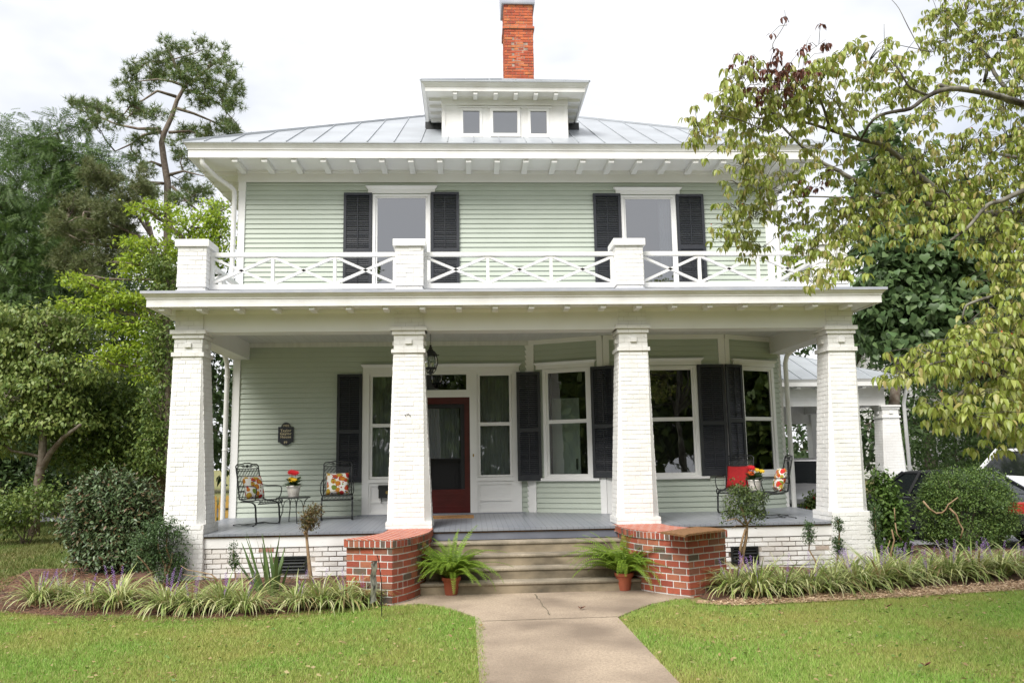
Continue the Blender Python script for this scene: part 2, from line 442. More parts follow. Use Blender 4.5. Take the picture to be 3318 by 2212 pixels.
for i, (a, b) in enumerate(wx):
    fw = .052 if i != 1 else .055
    m = MB().frame((0, dy), 0)
    pr = .012 if i != 1 else .03
    for q in ((a, a + fw, dz_, dt_), (b - fw, b, dz_, dt_), (a + fw, b - fw, dz_, dz_ + fw + .02), (a + fw, b - fw, dt_ - fw, dt_)):
        m.box(q[0], q[1], -.05, pr, q[2], q[3])
    m.box(a - .05, b + .05, .001, .03, dt_ + .006, dt_ + .03)
    wo = m.build('dormer_window', TRIM, dormer)
    m = MB().frame((0, dy), 0); m.F((a + fw, -.02, dz_ + fw), (b - fw, -.02, dz_ + fw), (b - fw, -.02, dt_ - fw), (a + fw, -.02, dt_ - fw))
    m.build('dormer_pane', PANEUP, dormer)
m = MB()
def dring(o, z): return [(dx0 - o, dy + 3, z), (dx0 - o, dy - o, z), (dx1 + o, dy - o, z), (dx1 + o, dy + 3, z)]
pf = [dring(o, z) for o, z in ((.02, 9.085), (.04, 9.12), (.31, 9.12), (.31, 9.105), (.325, 9.105), (.325, 9.19), (.345, 9.20), (.355, 9.22), (.40, 9.262), (.40, 9.278))]
for a, b in zip(pf, pf[1:]):
    for i in range(3): m.F(a[i], a[i + 1], b[i + 1], b[i])
m.build('dormer_eave', WHITE, dormer)
for k in range(6):
    x = -1.07 + .398 * k; m = MB(); m.box(x - .04, x + .04, dy - .30, dy - .04, 9.055, 9.119); m.build('dormer_tail', TRIM, dormer)
for k in range(4):
    y = dy + .06 + .33 * k
    for q0, q1 in ((dx0 - .27, dx0 - .02), (dx1 + .02, dx1 + .27)):
        m = MB(); m.box(q0, q1, y - .035, y + .035, 9.055, 9.119); m.build('dormer_tail', TRIM, dormer)
ax0, ax1, ay0 = dx0 - .41, dx1 + .41, dy - .41; dh = (ax1 - ax0) / 2; dsl = .50; dc = (ax0 + ax1) / 2
m = MB(); dap = (dc, ay0 + dh, 9.28 + dsl * dh); dbk = (dc, ay0 + dh + 2.6, 9.28 + dsl * dh)
m.F((ax0, ay0, 9.28), (ax1, ay0, 9.28), dap); m.F((ax1, ay0, 9.28), (ax1, ay0 + dh + 2.6, 9.28), dbk, dap); m.F((ax0, ay0 + dh + 2.6, 9.28), (ax0, ay0, 9.28), dap, dbk)
for k in range(1, 7):
    x = ax0 + k * .49 - .1; t = min(x - ax0, ax1 - x)
    if t > .05: m.bar((x, ay0, 9.292), (x, ay0 + t, 9.292 + dsl * t), .016, .028)
for x in (ax0, ax1): m.bar((x, ay0, 9.29), (dap[0], dap[1], dap[2] + .01), .045, .03)
m.bar((ax0, ay0 + .004, 9.279), (ax1, ay0 + .004, 9.279), .02, .03)
m.build('dormer_roof', ROOF, dormer)
for q0, q1 in ((dx0 - .40, dx0 - .02), (dx1 + .02, dx1 + .40)):
    m = MB(); m.box(q0, q1, 3.75, 4.3, 8.86, 9.10); m.build('flashing', BLACKM, dormer)
# ---------------------------------------------------------------- chimney
cx0, cx1, cy0, cy1 = .13, .846, 6.5, 7.22
m = MB(); mm = MB()
def ch(z0, z1, e, nc, sd, skip=None):
    x0, x1, y0, y1 = cx0 - e, cx1 + e, cy0 - e, cy1 + e
    P = [(x0, y0), (x1, y0), (x1, y1), (x0, y1)]
    for i in range(4):
        a, b = P[i], P[(i + 1) % 4]
        bricks(m, mm, (*a, z0), (*b, z0), (*b, z1), (*a, z1), nc, .205, .013, .012, sd + i, skip if i == 0 else None, .004)
    mm.F((x0, y0, z0), (x0, y1, z0), (x1, y1, z0), (x1, y0, z0)); mm.F((x0, y0, z1), (x1, y0, z1), (x1, y1, z1), (x0, y1, z1))
ch(9.6, 12.76, 0, 44, 1, lambda s, t: .33 < s < .67 and .66 < t < .93)
bricks(m, mm, (.37, cy0 - .001, 11.7), (.605, cy0 - .001, 11.7), (.605, cy0 - .001, 12.55), (.37, cy0 - .001, 12.55), 12, .235, .013, .003, 5)
ch(12.76, 12.83, .032, 1, 7)
ch(12.83, 13.43, 0, 8, 11)
chim = m.build('chimney', CHBRICK, house)
mm.build('chimney_mortar', CHMORT, chim)
m = MB()
m.loft([ring(cx0, cx1, cy0, cy1, o, z) for o, z in ((.06, 13.42), (.07, 13.46), (.08, 13.95), (-.2, 14.1))], True)
m.build('chimney_hood', GREY, chim)

# ---------------------------------------------------------------- windows
def pane_rect(parent, fr, a, b, z0, z1, n, matl, name='pane'):
    m = MB().frame(*fr); m.F((a, n, z0), (b, n, z0), (b, n, z1), (a, n, z1)); return m.build(name, matl, parent)
def crown(m, a, b, z0, z1):
    zm = z0 + (z1 - z0) * .62
    m.box(a + .045, b - .045, 0, .045, z0, zm)
    m.hexa([(a + .045, 0, zm), (b - .045, 0, zm), (b - .045, .05, zm), (a + .045, .05, zm), (a, 0, z1), (b, 0, z1), (b, .10, z1), (a, .10, z1)])
def window(fr, a, b, z0, z1, cr, sill=None, meet=None, cas=.07, gmat=PANE, gl=None, label=None, inner=True):
    """a..b, z0..z1: outside of the frame; gl: glass inset"""
    m = MB().frame(*fr)
    m.box(a, a + cas, -.06, .040, z0, z1); m.box(b - cas, b, -.06, .040, z0, z1)
    m.box(a + cas, b - cas, -.06, .040, z1 - cas * .7, z1)
    m.box(a + cas, b - cas, -.06, .040, z0, z0 + cas * .5)
    wn = m.build('window', TRIM, house)
    if label: wn['label'] = label
    m = MB().frame(*fr); crown(m, *cr); m.build('window_crown', TRIM, wn)
    if sill:
        m = MB().frame(*fr); m.box(sill[0], sill[1], 0, .07, sill[2], sill[3]); m.build('window_sill', TRIM, wn, bevel=.004)
    g0, g1, h0, h1 = a + cas, b - cas, z0 + cas * .5, z1 - cas * .7
    s = .038
    for lo, hi, n in ([(h0, h1, .0)] if meet is None else [(h0, meet, -.002), (meet, h1, .006)]):
        m = MB().frame(*fr)
        for q in ((g0, g0 + s, lo, hi), (g1 - s, g1, lo, hi), (g0 + s, g1 - s, lo, lo + s), (g0 + s, g1 - s, hi - s * .8, hi)):
            m.box(q[0], q[1], n - .03, n + .012, q[2], q[3])
        sa = m.build('sash', TRIM, wn)
        pane_rect(wn, fr, g0 + s, g1 - s, lo + s, hi - s * .8, n, gmat)
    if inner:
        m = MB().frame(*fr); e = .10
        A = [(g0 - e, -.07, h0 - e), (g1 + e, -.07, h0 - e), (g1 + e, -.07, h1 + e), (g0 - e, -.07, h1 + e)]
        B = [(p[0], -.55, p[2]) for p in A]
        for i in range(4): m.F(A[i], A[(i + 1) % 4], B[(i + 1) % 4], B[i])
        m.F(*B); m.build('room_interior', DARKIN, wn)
    return wn
def curtain(parent, fr, a, b, z0, z1, n, folds, amp, matl=CURT):
    m = MB().frame(*fr); N = folds * 6; rng = random.Random(int(a * 100 + z0 * 10))
    ph = rng.random() * 6
    pts = [(a + (b - a) * i / N, n + amp * math.sin(i / 6 * 2 * PI + .7 * math.sin(i * .31 + ph))) for i in range(N + 1)]
    for p, q in zip(pts, pts[1:]): m.F((p[0], p[1], z0), (q[0], q[1], z0), (q[0], q[1], z1), (p[0], p[1], z1))
    m.build('curtain', matl, parent, smooth=True)
def shutter(fr, a, b, z0, z1, n=.03, mid=None, tilt=0.0):
    m = MB().frame(*fr)
    st = .052; th = .032
    for q in ((a, a + st, z0, z1), (b - st, b, z0, z1), (a + st, b - st, z1 - st, z1), (a + st, b - st, z0, z0 + st * 1.9)): m.box(q[0], q[1], n, n + th, q[2], q[3])
    parts = [(z0 + st * 1.9, z1 - st)]
    if mid: m.box(a + st, b - st, n, n + th, mid - .035, mid + .035); parts = [(z0 + st * 1.9, mid - .035), (mid + .035, z1 - st)]
    sh = m.build('shutter', SHUT, house)
    m = MB().frame(*fr); rng = random.Random(int(a * 977 + z0 * 31))
    for lo, hi in parts:
        k = int((hi - lo) / .036); e = (hi - lo) / k
        for i in range(k):
            z = lo + e * i; j = rng.uniform(-.004, .004)
            m.hexa([(a + st, n + .022 + j, z), (b - st, n + .022 + j, z), (b - st, n + .026 + j, z + .004), (a + st, n + .026 + j, z + .004),
                    (a + st, n + .002, z + e * .92), (b - st, n + .002, z + e * .92), (b - st, n + .006, z + e * .95), (a + st, n + .006, z + e * .95)])
    m.build('louver', SHUT, sh)
    m = MB().frame(*fr); c = (a + b) / 2
    for lo, hi in parts: m.box(c - .006, c + .006, n + .027, n + .037, lo + .03, hi - .03)
    m.build('tilt_rod', SHUT, sh)
    return sh
F0 = ((0, D), 0.0)
w1 = window(F0, -2.70, -1.575, 5.02, 7.14, (-2.836, -1.438, 7.16, 7.295), None, None, .055, PANEUP)
w2 = window(F0, 2.20, 3.30, 5.02, 7.12, (2.055, 3.437, 7.14, 7.27), None, None, .055, PANEUP)
curtain(w2, F0, 2.98, 3.2, 5.05, 7.05, -.12, 4, .02, mat('pale_drape', (.62, .66, .68), .9))
for a, b, z in ((-3.257, -2.712, 7.165), (-1.565, -1.013, 7.18), (1.642, 2.192, 7.155), (3.309, 3.864, 7.14)): shutter(F0, a, b, 5.0, z, .03, 6.0 if a != 3.309 else 6.05)
# entrance: sidelights, transom, door
m = MB().frame(*F0)
for a, b in ((-2.86, -2.735), (-2.0, -1.9), (-.84, -.704), (-.024, .126)): m.box(a, b, -.06, .040, .985, 3.64)
m.box(-2.86, .126, -.06, .03, 3.58, 3.645); m.box(-1.9, -.84, -.06, .026, 3.145, 3.285)
m.box(-1.9, -1.84, -.06, .026, 3.285, 3.58); m.box(-.90, -.84, -.06, .026, 3.285, 3.58)
for a, b in ((-2.735, -2.0), (-.704, -.024)):
    m.box(a, b, -.06, .0, .985, 1.565); m.box(a, b, .0, .045, 1.565, 1.635); m.box(a, b, 0, .02, .985, 1.02); m.box(a, b, 0, .016, 1.19, 1.23)
    m.box(a, a + .04, 0, .02, 1.02, 1.565); m.box(b - .04, b, 0, .02, 1.02, 1.565); m.box(a + .04, b - .04, 0, .02, 1.50, 1.565)
crown(m, -2.90, .16, 3.645, 3.775)
entry = m.build('entrance_surround', TRIM, house)
for a, b in ((-2.735, -2.0), (-.704, -.024)):
    for lo, hi, n in ((1.64, 2.625, .0), (2.625, 3.58, .006)):
        m = MB().frame(*F0); e = a + .025; f = b - .025; s = .036
        for q in ((e, e + s, lo, hi), (f - s, f, lo, hi), (e + s, f - s, lo, lo + s), (e + s, f - s, hi - s * .8, hi)): m.box(q[0], q[1], n - .03, n + .015, q[2], q[3])
        m.box(a, e, -.03, .0, lo, hi); m.box(f, b, -.03, .0, lo, hi)
        m.build('sidelight_sash', TRIM, entry); pane_rect(entry, F0, e + s, f - s, lo + s, hi - s * .8, n, PANE, 'sidelight_pane')
    curtain(entry, F0, a + .03, b - .03, 1.66, 3.56, -.10, 7, .018)
pane_rect(entry, F0, -1.84, -.90, 3.285, 3.58, .0, PANE, 'transom_pane')
m = MB().frame(*F0); m.box(-2.92, .19, 0, .16, .935, .985); m.build('threshold', FLOORP, house)
m = MB().frame(*F0)
m.box(-1.9, -1.80, -.04, .012, .99, 3.145); m.box(-.94, -.84, -.04, .012, .99, 3.145); m.box(-1.80, -.94, -.04, .012, 3.02, 3.145)
m.box(-1.80, -.94, -.04, .010, .99, 1.42)
for z in (1.08, 1.20, 1.31): m.box(-1.78, -.96, .010, .018, z, z + .035)
door = m.build('front_door', DOORR, house)
m = MB().frame(*F0)
for q in ((-1.80, -1.72, 1.42, 3.02), (-1.02, -.94, 1.42, 3.02), (-1.72, -1.02, 2.94, 3.02), (-1.72, -1.02, 1.98, 2.0)): m.box(q[0], q[1], -.07, -.03, q[2], q[3])
for k in range(11): x = -1.72 + .07 * k; m.box(x, x + .004, -.02, -.014, 1.42, 1.97)
for k in range(9): z = 1.45 + .062 * k; m.box(-1.72, -1.02, -.022, -.016, z, z + .004)
m.box(-1.80, -.94, -.25, -.24, .99, 3.02)
m.build('door_screen', SCREEN, door)
pane_rect(door, F0, -1.72, -1.02, 2.0, 2.94, -.05, PANE, 'door_pane')
curtain(door, F0, -1.70, -1.04, 2.0, 2.94, -.11, 11, .014, mat('door_sheer', (.48, .49, .51), .9, trans=.3))
m = MB().frame(*F0); m.box(-.79, -.765, .034, .05, 2.02, 2.07); m.box(-.783, -.772, .05, .06, 2.035, 2.055); m.build('door_bell', BRASS, entry)
# bay windows
FL = ((.31, D), math.atan2(2.067 - D, 1.33)); FC = ((1.64, 2.067), 0.0); FR = ((3.929, 2.067), math.atan2(D - 2.067, 1.30))
wl_ = window(FL, .28, 1.23, 1.60, 3.64, (.105, 1.36, 3.645, 3.765), (.10, 1.355, 1.545, 1.60), 2.64, .065)
wc_ = window(FC, .55, 1.74, 1.60, 3.63, (.40, 1.88, 3.645, 3.765), (.40, 1.89, 1.555, 1.60), 2.64, .065)
wr_ = window(FR, .34, 1.22, 1.62, 3.63, (.13, 1.30, 3.635, 3.755), (.28, 1.30, 1.56, 1.62), 2.64, .065)
m = MB().frame(*FL); m.box(.33, .88, -.36, -.33, 1.62, 3.10); m.build('inner_door', mat('pale_inner_door', (.50, .56, .48), .7), wl_)
m = MB().frame(*FL); m.box(.80, .83, -.33, -.30, 1.75, 1.95); m.build('inner_door_plate', BLACKM, wl_)
shutter(F0, -3.335, -2.868, 1.585, 3.605, .03, 2.52)
shutter(F0, .05, .50, 1.555, 3.60, .125, 2.50)
shutter(FL, 1.245, 1.70, 1.60, 3.63, .05, 2.53)
shutter(FC, .03, .53, 1.605, 3.64, .045, 2.56)
shutter(FC, 1.75, 2.25, 1.605, 3.645, .045, 2.56)
shutter(FR, -.06, .35, 1.60, 3.645, .06, 2.60)
# ---------------------------------------------------------------- porch
m = MB()
fy0, fy1, fz0, fz1 = -.20, D + .03, .922, .972
def fz(y): return fz0 + (fz1 - fz0) * (y - fy0) / (fy1 - fy0)
poly = [(-4.85, fy0), (4.80, fy0), (4.80, .60), (5.32, .60), (5.32, fy1), (-5.34, fy1), (-5.34, .60), (-4.85, .60)]
b = [m.P((x, y, fz(y) - .036)) for x, y in poly]; t = [m.P((x, y, fz(y))) for x, y in poly]
m.FI(b[::-1]); m.FI(t)
for i in range(len(b)): j = (i + 1) % len(b); m.FI([b[i], b[j], t[j], t[i]])
pfl = m.build('porch_floor', SHUT, house)
m = MB(); rb = random.Random(3); x = -5.34
while x < 5.32:
    x2 = min(x + .082, 5.32); y0 = fy0 - .004 if -4.85 < x + .04 < 4.80 else .60
    e = rb.uniform(.0028, .0045); q = [(x, y0), (x2 - .003, y0), (x2 - .003, fy1), (x, fy1)]
    t = [m.P((a, c, fz(c) + e)) for a, c in q]; b = [m.P((a, c, fz(c) - .030)) for a, c in q[:2]]
    m.FI(t); m.FI([b[0], b[1], t[1], t[0]]); x = x2
m.build('floor_boards', FLOORP, pfl)
m = MB()
m.box(-4.85, -1.42, -.165, -.12, .715, .885); m.build('skirt_board', WHITE, house)
m = MB(); m.box(1.42, 4.80, -.165, -.12, .715, .885); m.build('skirt_board', WHITE, house)
m = MB(); m.box(-4.85, 4.80, -.175, -.10, .868, .888); m.build('floor_edge', mat('rusty_edge', (.20, .095, .03), .8, (.10, .05, .025), 9), house)
m = MB(); m.box(-1.45, 1.45, -.17, -.10, .762, .886); m.build('top_riser', mat('grey_riser_paint', (.115, .125, .155), .45, (.16, .17, .2), 2), house)
m = MB(); mm = MB()
bricks(m, mm, (-4.87, -.14, .06), (-2.2, -.14, .06), (-2.2, -.14, .713), (-4.87, -.14, .713), 9, .215, .013, .012, 21, lambda s, t: -3.76 < -4.87 + 2.67 * s < -3.29 and .40 < t < .80, .004)
fnd = m.build('foundation', FBRICK, house); mm.build('foundation_mortar', PEEL, fnd); m = MB(); mm = MB()
bricks(m, mm, (2.2, -.14, .06), (4.82, -.14, .06), (4.82, -.14, .713), (2.2, -.14, .713), 9, .215, .013, .012, 22, lambda s, t: 3.15 < 2.2 + 2.62 * s < 3.6 and .38 < t < .79, .004)
fr2 = m.build('foundation', FBRICK, house); mm.build('foundation_mortar', PEEL, fr2)
for x in (-5.33, 5.31):
    m = MB(); mm = MB()
    a, b_ = ((x, D, .06), (x, .2, .06)) if x < 0 else ((x, .2, .06), (x, D, .06))
    bricks(m, mm, a, b_, (*b_[:2], .9), (*a[:2], .9), 11, .215, .013, .012, 23)
    f3 = m.build('foundation', FBRICK, house); mm.build('foundation_mortar', PEEL, f3)
m = MB(); m.box(-4.02, -3.80, -.156, -.14, .648, .705); m.build('bare_brick', RAWBRICK, fnd)
for a, b, lo, hi in ((-3.755, -3.30, .325, .58), (3.16, 3.59, .31, .575)):
    m = MB(); s = .03
    for q in ((a, a + s, lo, hi), (b - s, b, lo, hi), (a + s, b - s, lo, lo + s), (a + s, b - s, hi - s, hi)): m.box(q[0], q[1], -.182, -.12, q[2], q[3])
    m.F((a, -.1425, lo), (b, -.1425, lo), (b, -.1425, hi), (a, -.1425, hi))
    for k in range(4):
        z = lo + s + .012 + k * (hi - lo - 2 * s) / 4
        m.hexa([(a + s, -.175, z), (b - s, -.175, z), (b - s, -.145, z + .03), (a + s, -.145, z + .03), (a + s, -.175, z + .006), (b - s, -.175, z + .006), (b - s, -.145, z + .036), (a + s, -.145, z + .036)])
    m.build('vent', BLACKM, fnd if a < 0 else fr2)
# ceiling, beams
m = MB()
m.box(-5.30, 5.30, .06, D, 4.215, 4.25)
m.box(-5.0, 5.0, D - .05, D - .021, 4.13, 4.213)
m.build('porch_ceiling', mat('ceiling_paint', (.66, .66, .63), .5, (.60, .60, .57), 2, .1, 20, stretch=(9, .4, 1)), house)
fr_ = [FL, FC, FR]
m = MB()
for fr, ln in ((FL, 1.474), (FC, 2.289), (FR, 1.447)):
    m.frame(*fr); m.box(0, ln, .021, .05, 4.13, 4.213)
m.build('ceiling_trim', TRIM, house)
m = MB()
m.box(-5.30, 5.30, .03, .36, 4.012, 4.36); m.box(-5.0, 5.0, .018, .03, 4.012, 4.04)
m.box(-5.30, -4.99, .36, D + .02, 3.90, 4.36); m.box(4.99, 5.30, .36, D + .02, 3.90, 4.36)
m.build('porch_beam', TRIM, house)
# porch eave: three mitred sides
PX, PYb = 5.30, D + .35
def pth(o, z): return [(-PX - o, PYb, z), (-PX - o, .03 - o, z), (PX + o, .03 - o, z), (PX + o, PYb, z)]
def strips(m, prof):
    rr = [pth(o, z) for o, z in prof]
    for a, b in zip(rr, rr[1:]):
        for i in range(3): m.F(a[i], a[i + 1], b[i + 1], b[i])
m = MB(); strips(m, [(0.0, 4.30), (.012, 4.30), (.03, 4.345), (.03, 4.362), (.44, 4.362)]); m.build('porch_soffit', TRIM, house)
m = MB(); strips(m, [(.41, 4.362), (.41, 4.342), (.44, 4.342), (.44, 4.462), (.452, 4.462), (.452, 4.482), (.462, 4.492), (.478, 4.515), (.508, 4.538)])
for sx in (-1, 1): m.F((sx * (PX + .44), PYb, 4.342), (sx * PX, PYb, 4.342), (sx * PX, PYb, 4.54), (sx * (PX + .5), PYb, 4.54))
m.build('porch_fascia', WHITE, house)
m = MB(); strips(m, [(.508, 4.538), (.516, 4.538), (.516, 4.578), (.40, 4.582), (.0, 4.60), (-1.2, 4.63)])
m.F((-4.3, 1.1, 4.63), (4.3, 1.1, 4.63), (4.3, PYb, 4.66), (-4.3, PYb, 4.66)); m.build('porch_roof', GREY, house)
b0 = MB(); b0.box(-.043, .043, -.165, .165, 0, .072, 't'); bo = b0.build('porch_bracket', TRIM, house, bevel=.004)
xs = [-5.53 + .567 * k for k in range(20)]
bo.location = Vector((xs[0], -.20, 4.289)) - WL[house.name]
for x in xs[1:]: put(bo, (x, -.20, 4.289))
for k in range(5):
    put(bo, (-PX - .22, .5 + .55 * k, 4.289), PI / 2); put(bo, (PX + .22, .5 + .55 * k, 4.289), PI / 2)

# ---------------------------------------------------------------- columns
def octo(x0, x1, y0, y1, c, z): return [(x0 + c, y0, z), (x1 - c, y0, z), (x1, y0 + c, z), (x1, y1 - c, z), (x1 - c, y1, z), (x0 + c, y1, z), (x0, y1 - c, z), (x0, y0 + c, z)]
def column(name, tx0, tx1, bx0, bx1, ty0, ty1, by0, by1, zt, zb, ground, top, seed, bands, parent, ch=.10):
    m = MB(); mm = MB(); pl = MB()
    T = octo(tx0, tx1, ty0, ty1, .006, zt); B = octo(bx0, bx1, by0, by1, ch, zb)
    nc = round((zt - zb) / .0715)
    for k, (i, j) in enumerate(((0, 1), (2, 3), (4, 5), (6, 7))):
        bricks(m, mm, B[i], B[j], T[j], T[i], nc, .212, .008, .0045, seed + k)
    for i, j in ((1, 2), (3, 4), (5, 6), (7, 0)): pl.F(B[i], B[j], T[j], T[i])
    cx, cy = (tx0 + tx1) / 2, (ty0 + ty1) / 2; hx, hy = (tx1 - tx0) / 2 - .002, (ty1 - ty0) / 2 - .002
    def band(e, z0, z1): pl.box(cx - hx - e, cx + hx + e, cy - hy - e, cy + hy + e, z0, z1)
    def seg(e, z0, z1, n, sd):
        P = [(cx - hx - e, cy - hy - e), (cx + hx + e, cy - hy - e), (cx + hx + e, cy + hy + e), (cx - hx - e, cy + hy + e)]
        for i in range(4):
            a, b = P[i], P[(i + 1) % 4]; bricks(m, mm, (*a, z0), (*b, z0), (*b, z1), (*a, z1), n, .212, .008, .004, sd + i)
        mm.F((P[0][0], P[0][1], z0), (P[3][0], P[3][1], z0), (P[2][0], P[2][1], z0), (P[1][0], P[1][1], z0)); mm.F(*[(p[0], p[1], z1) for p in P])
    zc = bands
    seg(.030, zc[0], zc[1], 1, seed + 20); seg(-.004, zc[1], zc[2], 3, seed + 30); seg(.022, zc[2], zc[3], 1, seed + 40); seg(.052, zc[3], zc[4], 1, seed + 50)
    seg(-.006, zc[4], top, 4, seed + 60)
    zm = (zc[1] + zc[2]) / 2
    pl.box(cx - .05, cx + .05, cy - hy - .035, cy - hy + .02, zm - .03, zm + .035)
    for sx in (-1, 1): pl.box(*sorted((cx + sx * (hx - .02), cx + sx * (hx + .035))), cy - .05, cy + .05, zm - .03, zm + .035)
    pl.box(tx0 + .02, tx1 - .02, ty0 + .02, ty1 - .02, zt - .03, zt + .02)
    # plinth
    e = .012
    if ground is None:
        P = [(bx0 - e, by0 - e), (bx1 + e, by0 - e), (bx1 + e, by1 + e), (bx0 - e, by1 + e)]
        for i in range(4):
            a, b = P[i], P[(i + 1) % 4]; bricks(m, mm, (*a, zb - .105), (*b, zb - .105), (*b, zb), (*a, zb), 2, .212, .008, .004, seed + 70 + i)
        mm.F(*[(p[0], p[1], zb) for p in P])
    else:
        P = [(bx0 - e, by0 - e - .03), (bx1 + e, by0 - e - .03), (bx1 + e, by1 + e), (bx0 - e, by1 + e)]
        Q = [(bx0 - e - .035, by0 - e - .05), (bx1 + e + .01, by0 - e - .05), (bx1 + e + .01, by1 + e), (bx0 - e - .035, by1 + e)]
        for i in range(4):
            a, b = P[i], P[(i + 1) % 4]; a2, b2 = Q[i], Q[(i + 1) % 4]
            bricks(m, mm, (*a2, ground), (*b2, ground), (*b, zb), (*a, zb), round((zb - ground) / .0715), .212, .009, .0055, seed + 70 + i)
        mm.F(*[(p[0], p[1], zb) for p in P])
    o = m.build(name, WBRICK, parent); mm.build('column_mortar', WMORT, o); pl.build('column_trim', WBRICK, o)
    return o
CB = (3.655, 3.715, 3.945, 4.012, 4.075)
column('porch_column', -5.449, -5.01, -5.465, -4.845, .0, .44, -.17, .50, 3.655, 1.07, .02, 4.36, 100, (3.63, 3.695, 3.915, 3.98, 4.045), house)
c2 = column('porch_column', -2.037, -1.565, -2.12, -1.446, .0, .44, -.125, .52, 3.66, 1.047, None, 4.36, 200, CB, house)
for k, (uu, vv) in enumerate(((1313, 1344), (1319, 1341), (1324, 1340), (1328, 1345))):
    q = at(uu, vv, -.066); m = MB(); m.lathe([(0, 0), (.009, .002), (0, .004)], (q.x, q.y, q.z), 8); m.box(q.x - .006, q.x + .006, q.y - .004, q.y + .01, q.z - .006, q.z + .006); m.build('screw_hole', BLACKM, c2)
column('porch_column', 1.565, 2.03, 1.433, 2.085, .0, .44, -.125, .52, 3.66, 1.047, None, 4.36, 300, CB, house)
column('porch_column', 5.001, 5.44, 4.79, 5.40, .0, .44, -.17, .50, 3.62, 1.07, .02, 4.36, 400, (3.62, 3.685, 3.905, 3.97, 4.035), house)
# ---------------------------------------------------------------- balcony posts and rails
PC = [-5.233, -1.793, 1.793, 5.222]
for i, cx in enumerate(PC):
    m = MB(); mm = MB(); h = .222
    y0, y1 = .03, .03 + 2 * h
    for z0, z1, e, n in ((4.745, 5.395, 0, 9), (4.695, 4.745, -.014, 1)):
        P = [(cx - h - e, y0 - e), (cx + h + e, y0 - e), (cx + h + e, y1 + e), (cx - h - e, y1 + e)]
        for k in range(4):
            a, b = P[k], P[(k + 1) % 4]; bricks(m, mm, (*a, z0), (*b, z0), (*b, z1), (*a, z1), n, .212, .008, .005, 500 + i * 10 + k)
        mm.F((P[0][0], P[0][1], z0), (P[3][0], P[3][1], z0), (P[2][0], P[2][1], z0), (P[1][0], P[1][1], z0))
    po = m.build('balcony_post', WBRICK, house); mm.build('post_mortar', WMORT, po)
    m = MB(); e = .036; m.loft([[(cx - h - q, y0 - q, z), (cx + h + q, y0 - q, z), (cx + h + q, y1 + q, z), (cx - h - q, y1 + q, z)] for q, z in ((e, 5.396), (e + .006, 5.40), (e + .006, 5.50), (e, 5.512))]); m.build('post_cap', WHITE, po)
    m = MB(); m.loft([[(cx - h - q, y0 - q, z), (cx + h + q, y0 - q, z), (cx + h + q, y1 + q, z), (cx - h - q, y1 + q, z)] for q, z in ((.035, 4.585), (.02, 4.66), (.006, 4.695))]); m.build('post_flashing', GREY, po)
def rail(a, b, npan, ends=True):
    a = Vector(a); b = Vector(b); d = (b - a); Ln = d.length; d.normalize(); s = Vector((-d.y, d.x, 0))
    def pt(t, z): q = a + d * t; return Vector((q.x, q.y, z))
    m = MB()
    m.bar(pt(0, 5.312), pt(Ln, 5.312), .085, .066); m.bar(pt(0, 4.782), pt(Ln, 4.782), .07, .082)
    r = m.build('railing', WHITE, house)
    for i in range(npan):
        t0 = Ln * i / npan; t1 = Ln * (i + 1) / npan; m = MB()
        m.bar(pt(t0 + .02, 4.835), pt(t1 - .02, 5.265), .042, .052, s); m.bar(pt(t0 + .02, 5.265), pt(t1 - .02, 4.835), .038, .052, s)
        m.build('cross_brace', WHITE, r)
    for i in range(npan + 1):
        m = MB(); t = min(max(Ln * i / npan, .03), Ln - .03); m.bar(pt(t, 4.82), pt(t, 5.28), .05, .055, s); m.build('baluster', WHITE, r)
for i in range(3): rail((PC[i] + .225, .25, 0), (PC[i + 1] - .225, .25, 0), 3)
rail((PC[0], .475, 0), (PC[0], D - .03, 0), 2); rail((PC[3], .475, 0), (PC[3], D - .03, 0), 2)
# ---------------------------------------------------------------- downspouts
def spout(pts, r=.045, strap=()):
    m = MB(); m.tube(pts, r, 10)
    for z in strap: q = pts[-1]; m.tube([(q[0], q[1], z), (q[0], q[1], z + .03)], r + .006, 10)
    o = m.build('downspout', WHITE, house, smooth=True)
    es = o.modifiers.new('sp', 'EDGE_SPLIT'); es.split_angle = R_(50)
spout([(-5.80, 2.02, 7.62), (-5.79, 2.03, 7.53), (-5.74, 2.07, 7.47), (-5.62, 2.33, 7.37), (-5.42, 2.58, 7.26), (-5.365, 2.63, 7.20), (-5.355, 2.64, 7.10), (-5.36, 2.64, 4.60)], .048, (6.1,))
spout([(-5.55, 2.30, 4.30), (-5.40, 2.45, 4.00), (-5.375, 2.55, 3.85), (-5.372, 2.60, 3.70), (-5.37, 2.60, .30)], .045, (2.2, 3.55))
spout([(5.62, 2.30, 4.30), (5.42, 2.45, 3.98), (5.32, 2.55, 3.86), (5.30, 2.60, 3.72), (5.30, 2.60, .30)], .045, (2.4,))
spout([(5.78, 2.02, 7.62), (5.70, 2.1, 7.45), (5.40, 2.58, 7.26), (5.32, 2.64, 7.10), (5.31, 2.64, 4.60)], .048)
# ================================================================== ground, walk, steps, wing walls
def sm(t): t = min(1, max(0, t)); return t * t * (3 - 2 * t)
lawn_c = mat('lawn_ground', (.13, .17, .035), .95, (.24, .17, .075), 1.3, .5, 50, detail=9)
m = MB(); m.F((-160, -80, G - .02), (160, -80, G - .02), (160, 220, G - .02), (-160, 220, G - .02))
tag(m.build('ground', lawn_c), kind='structure')
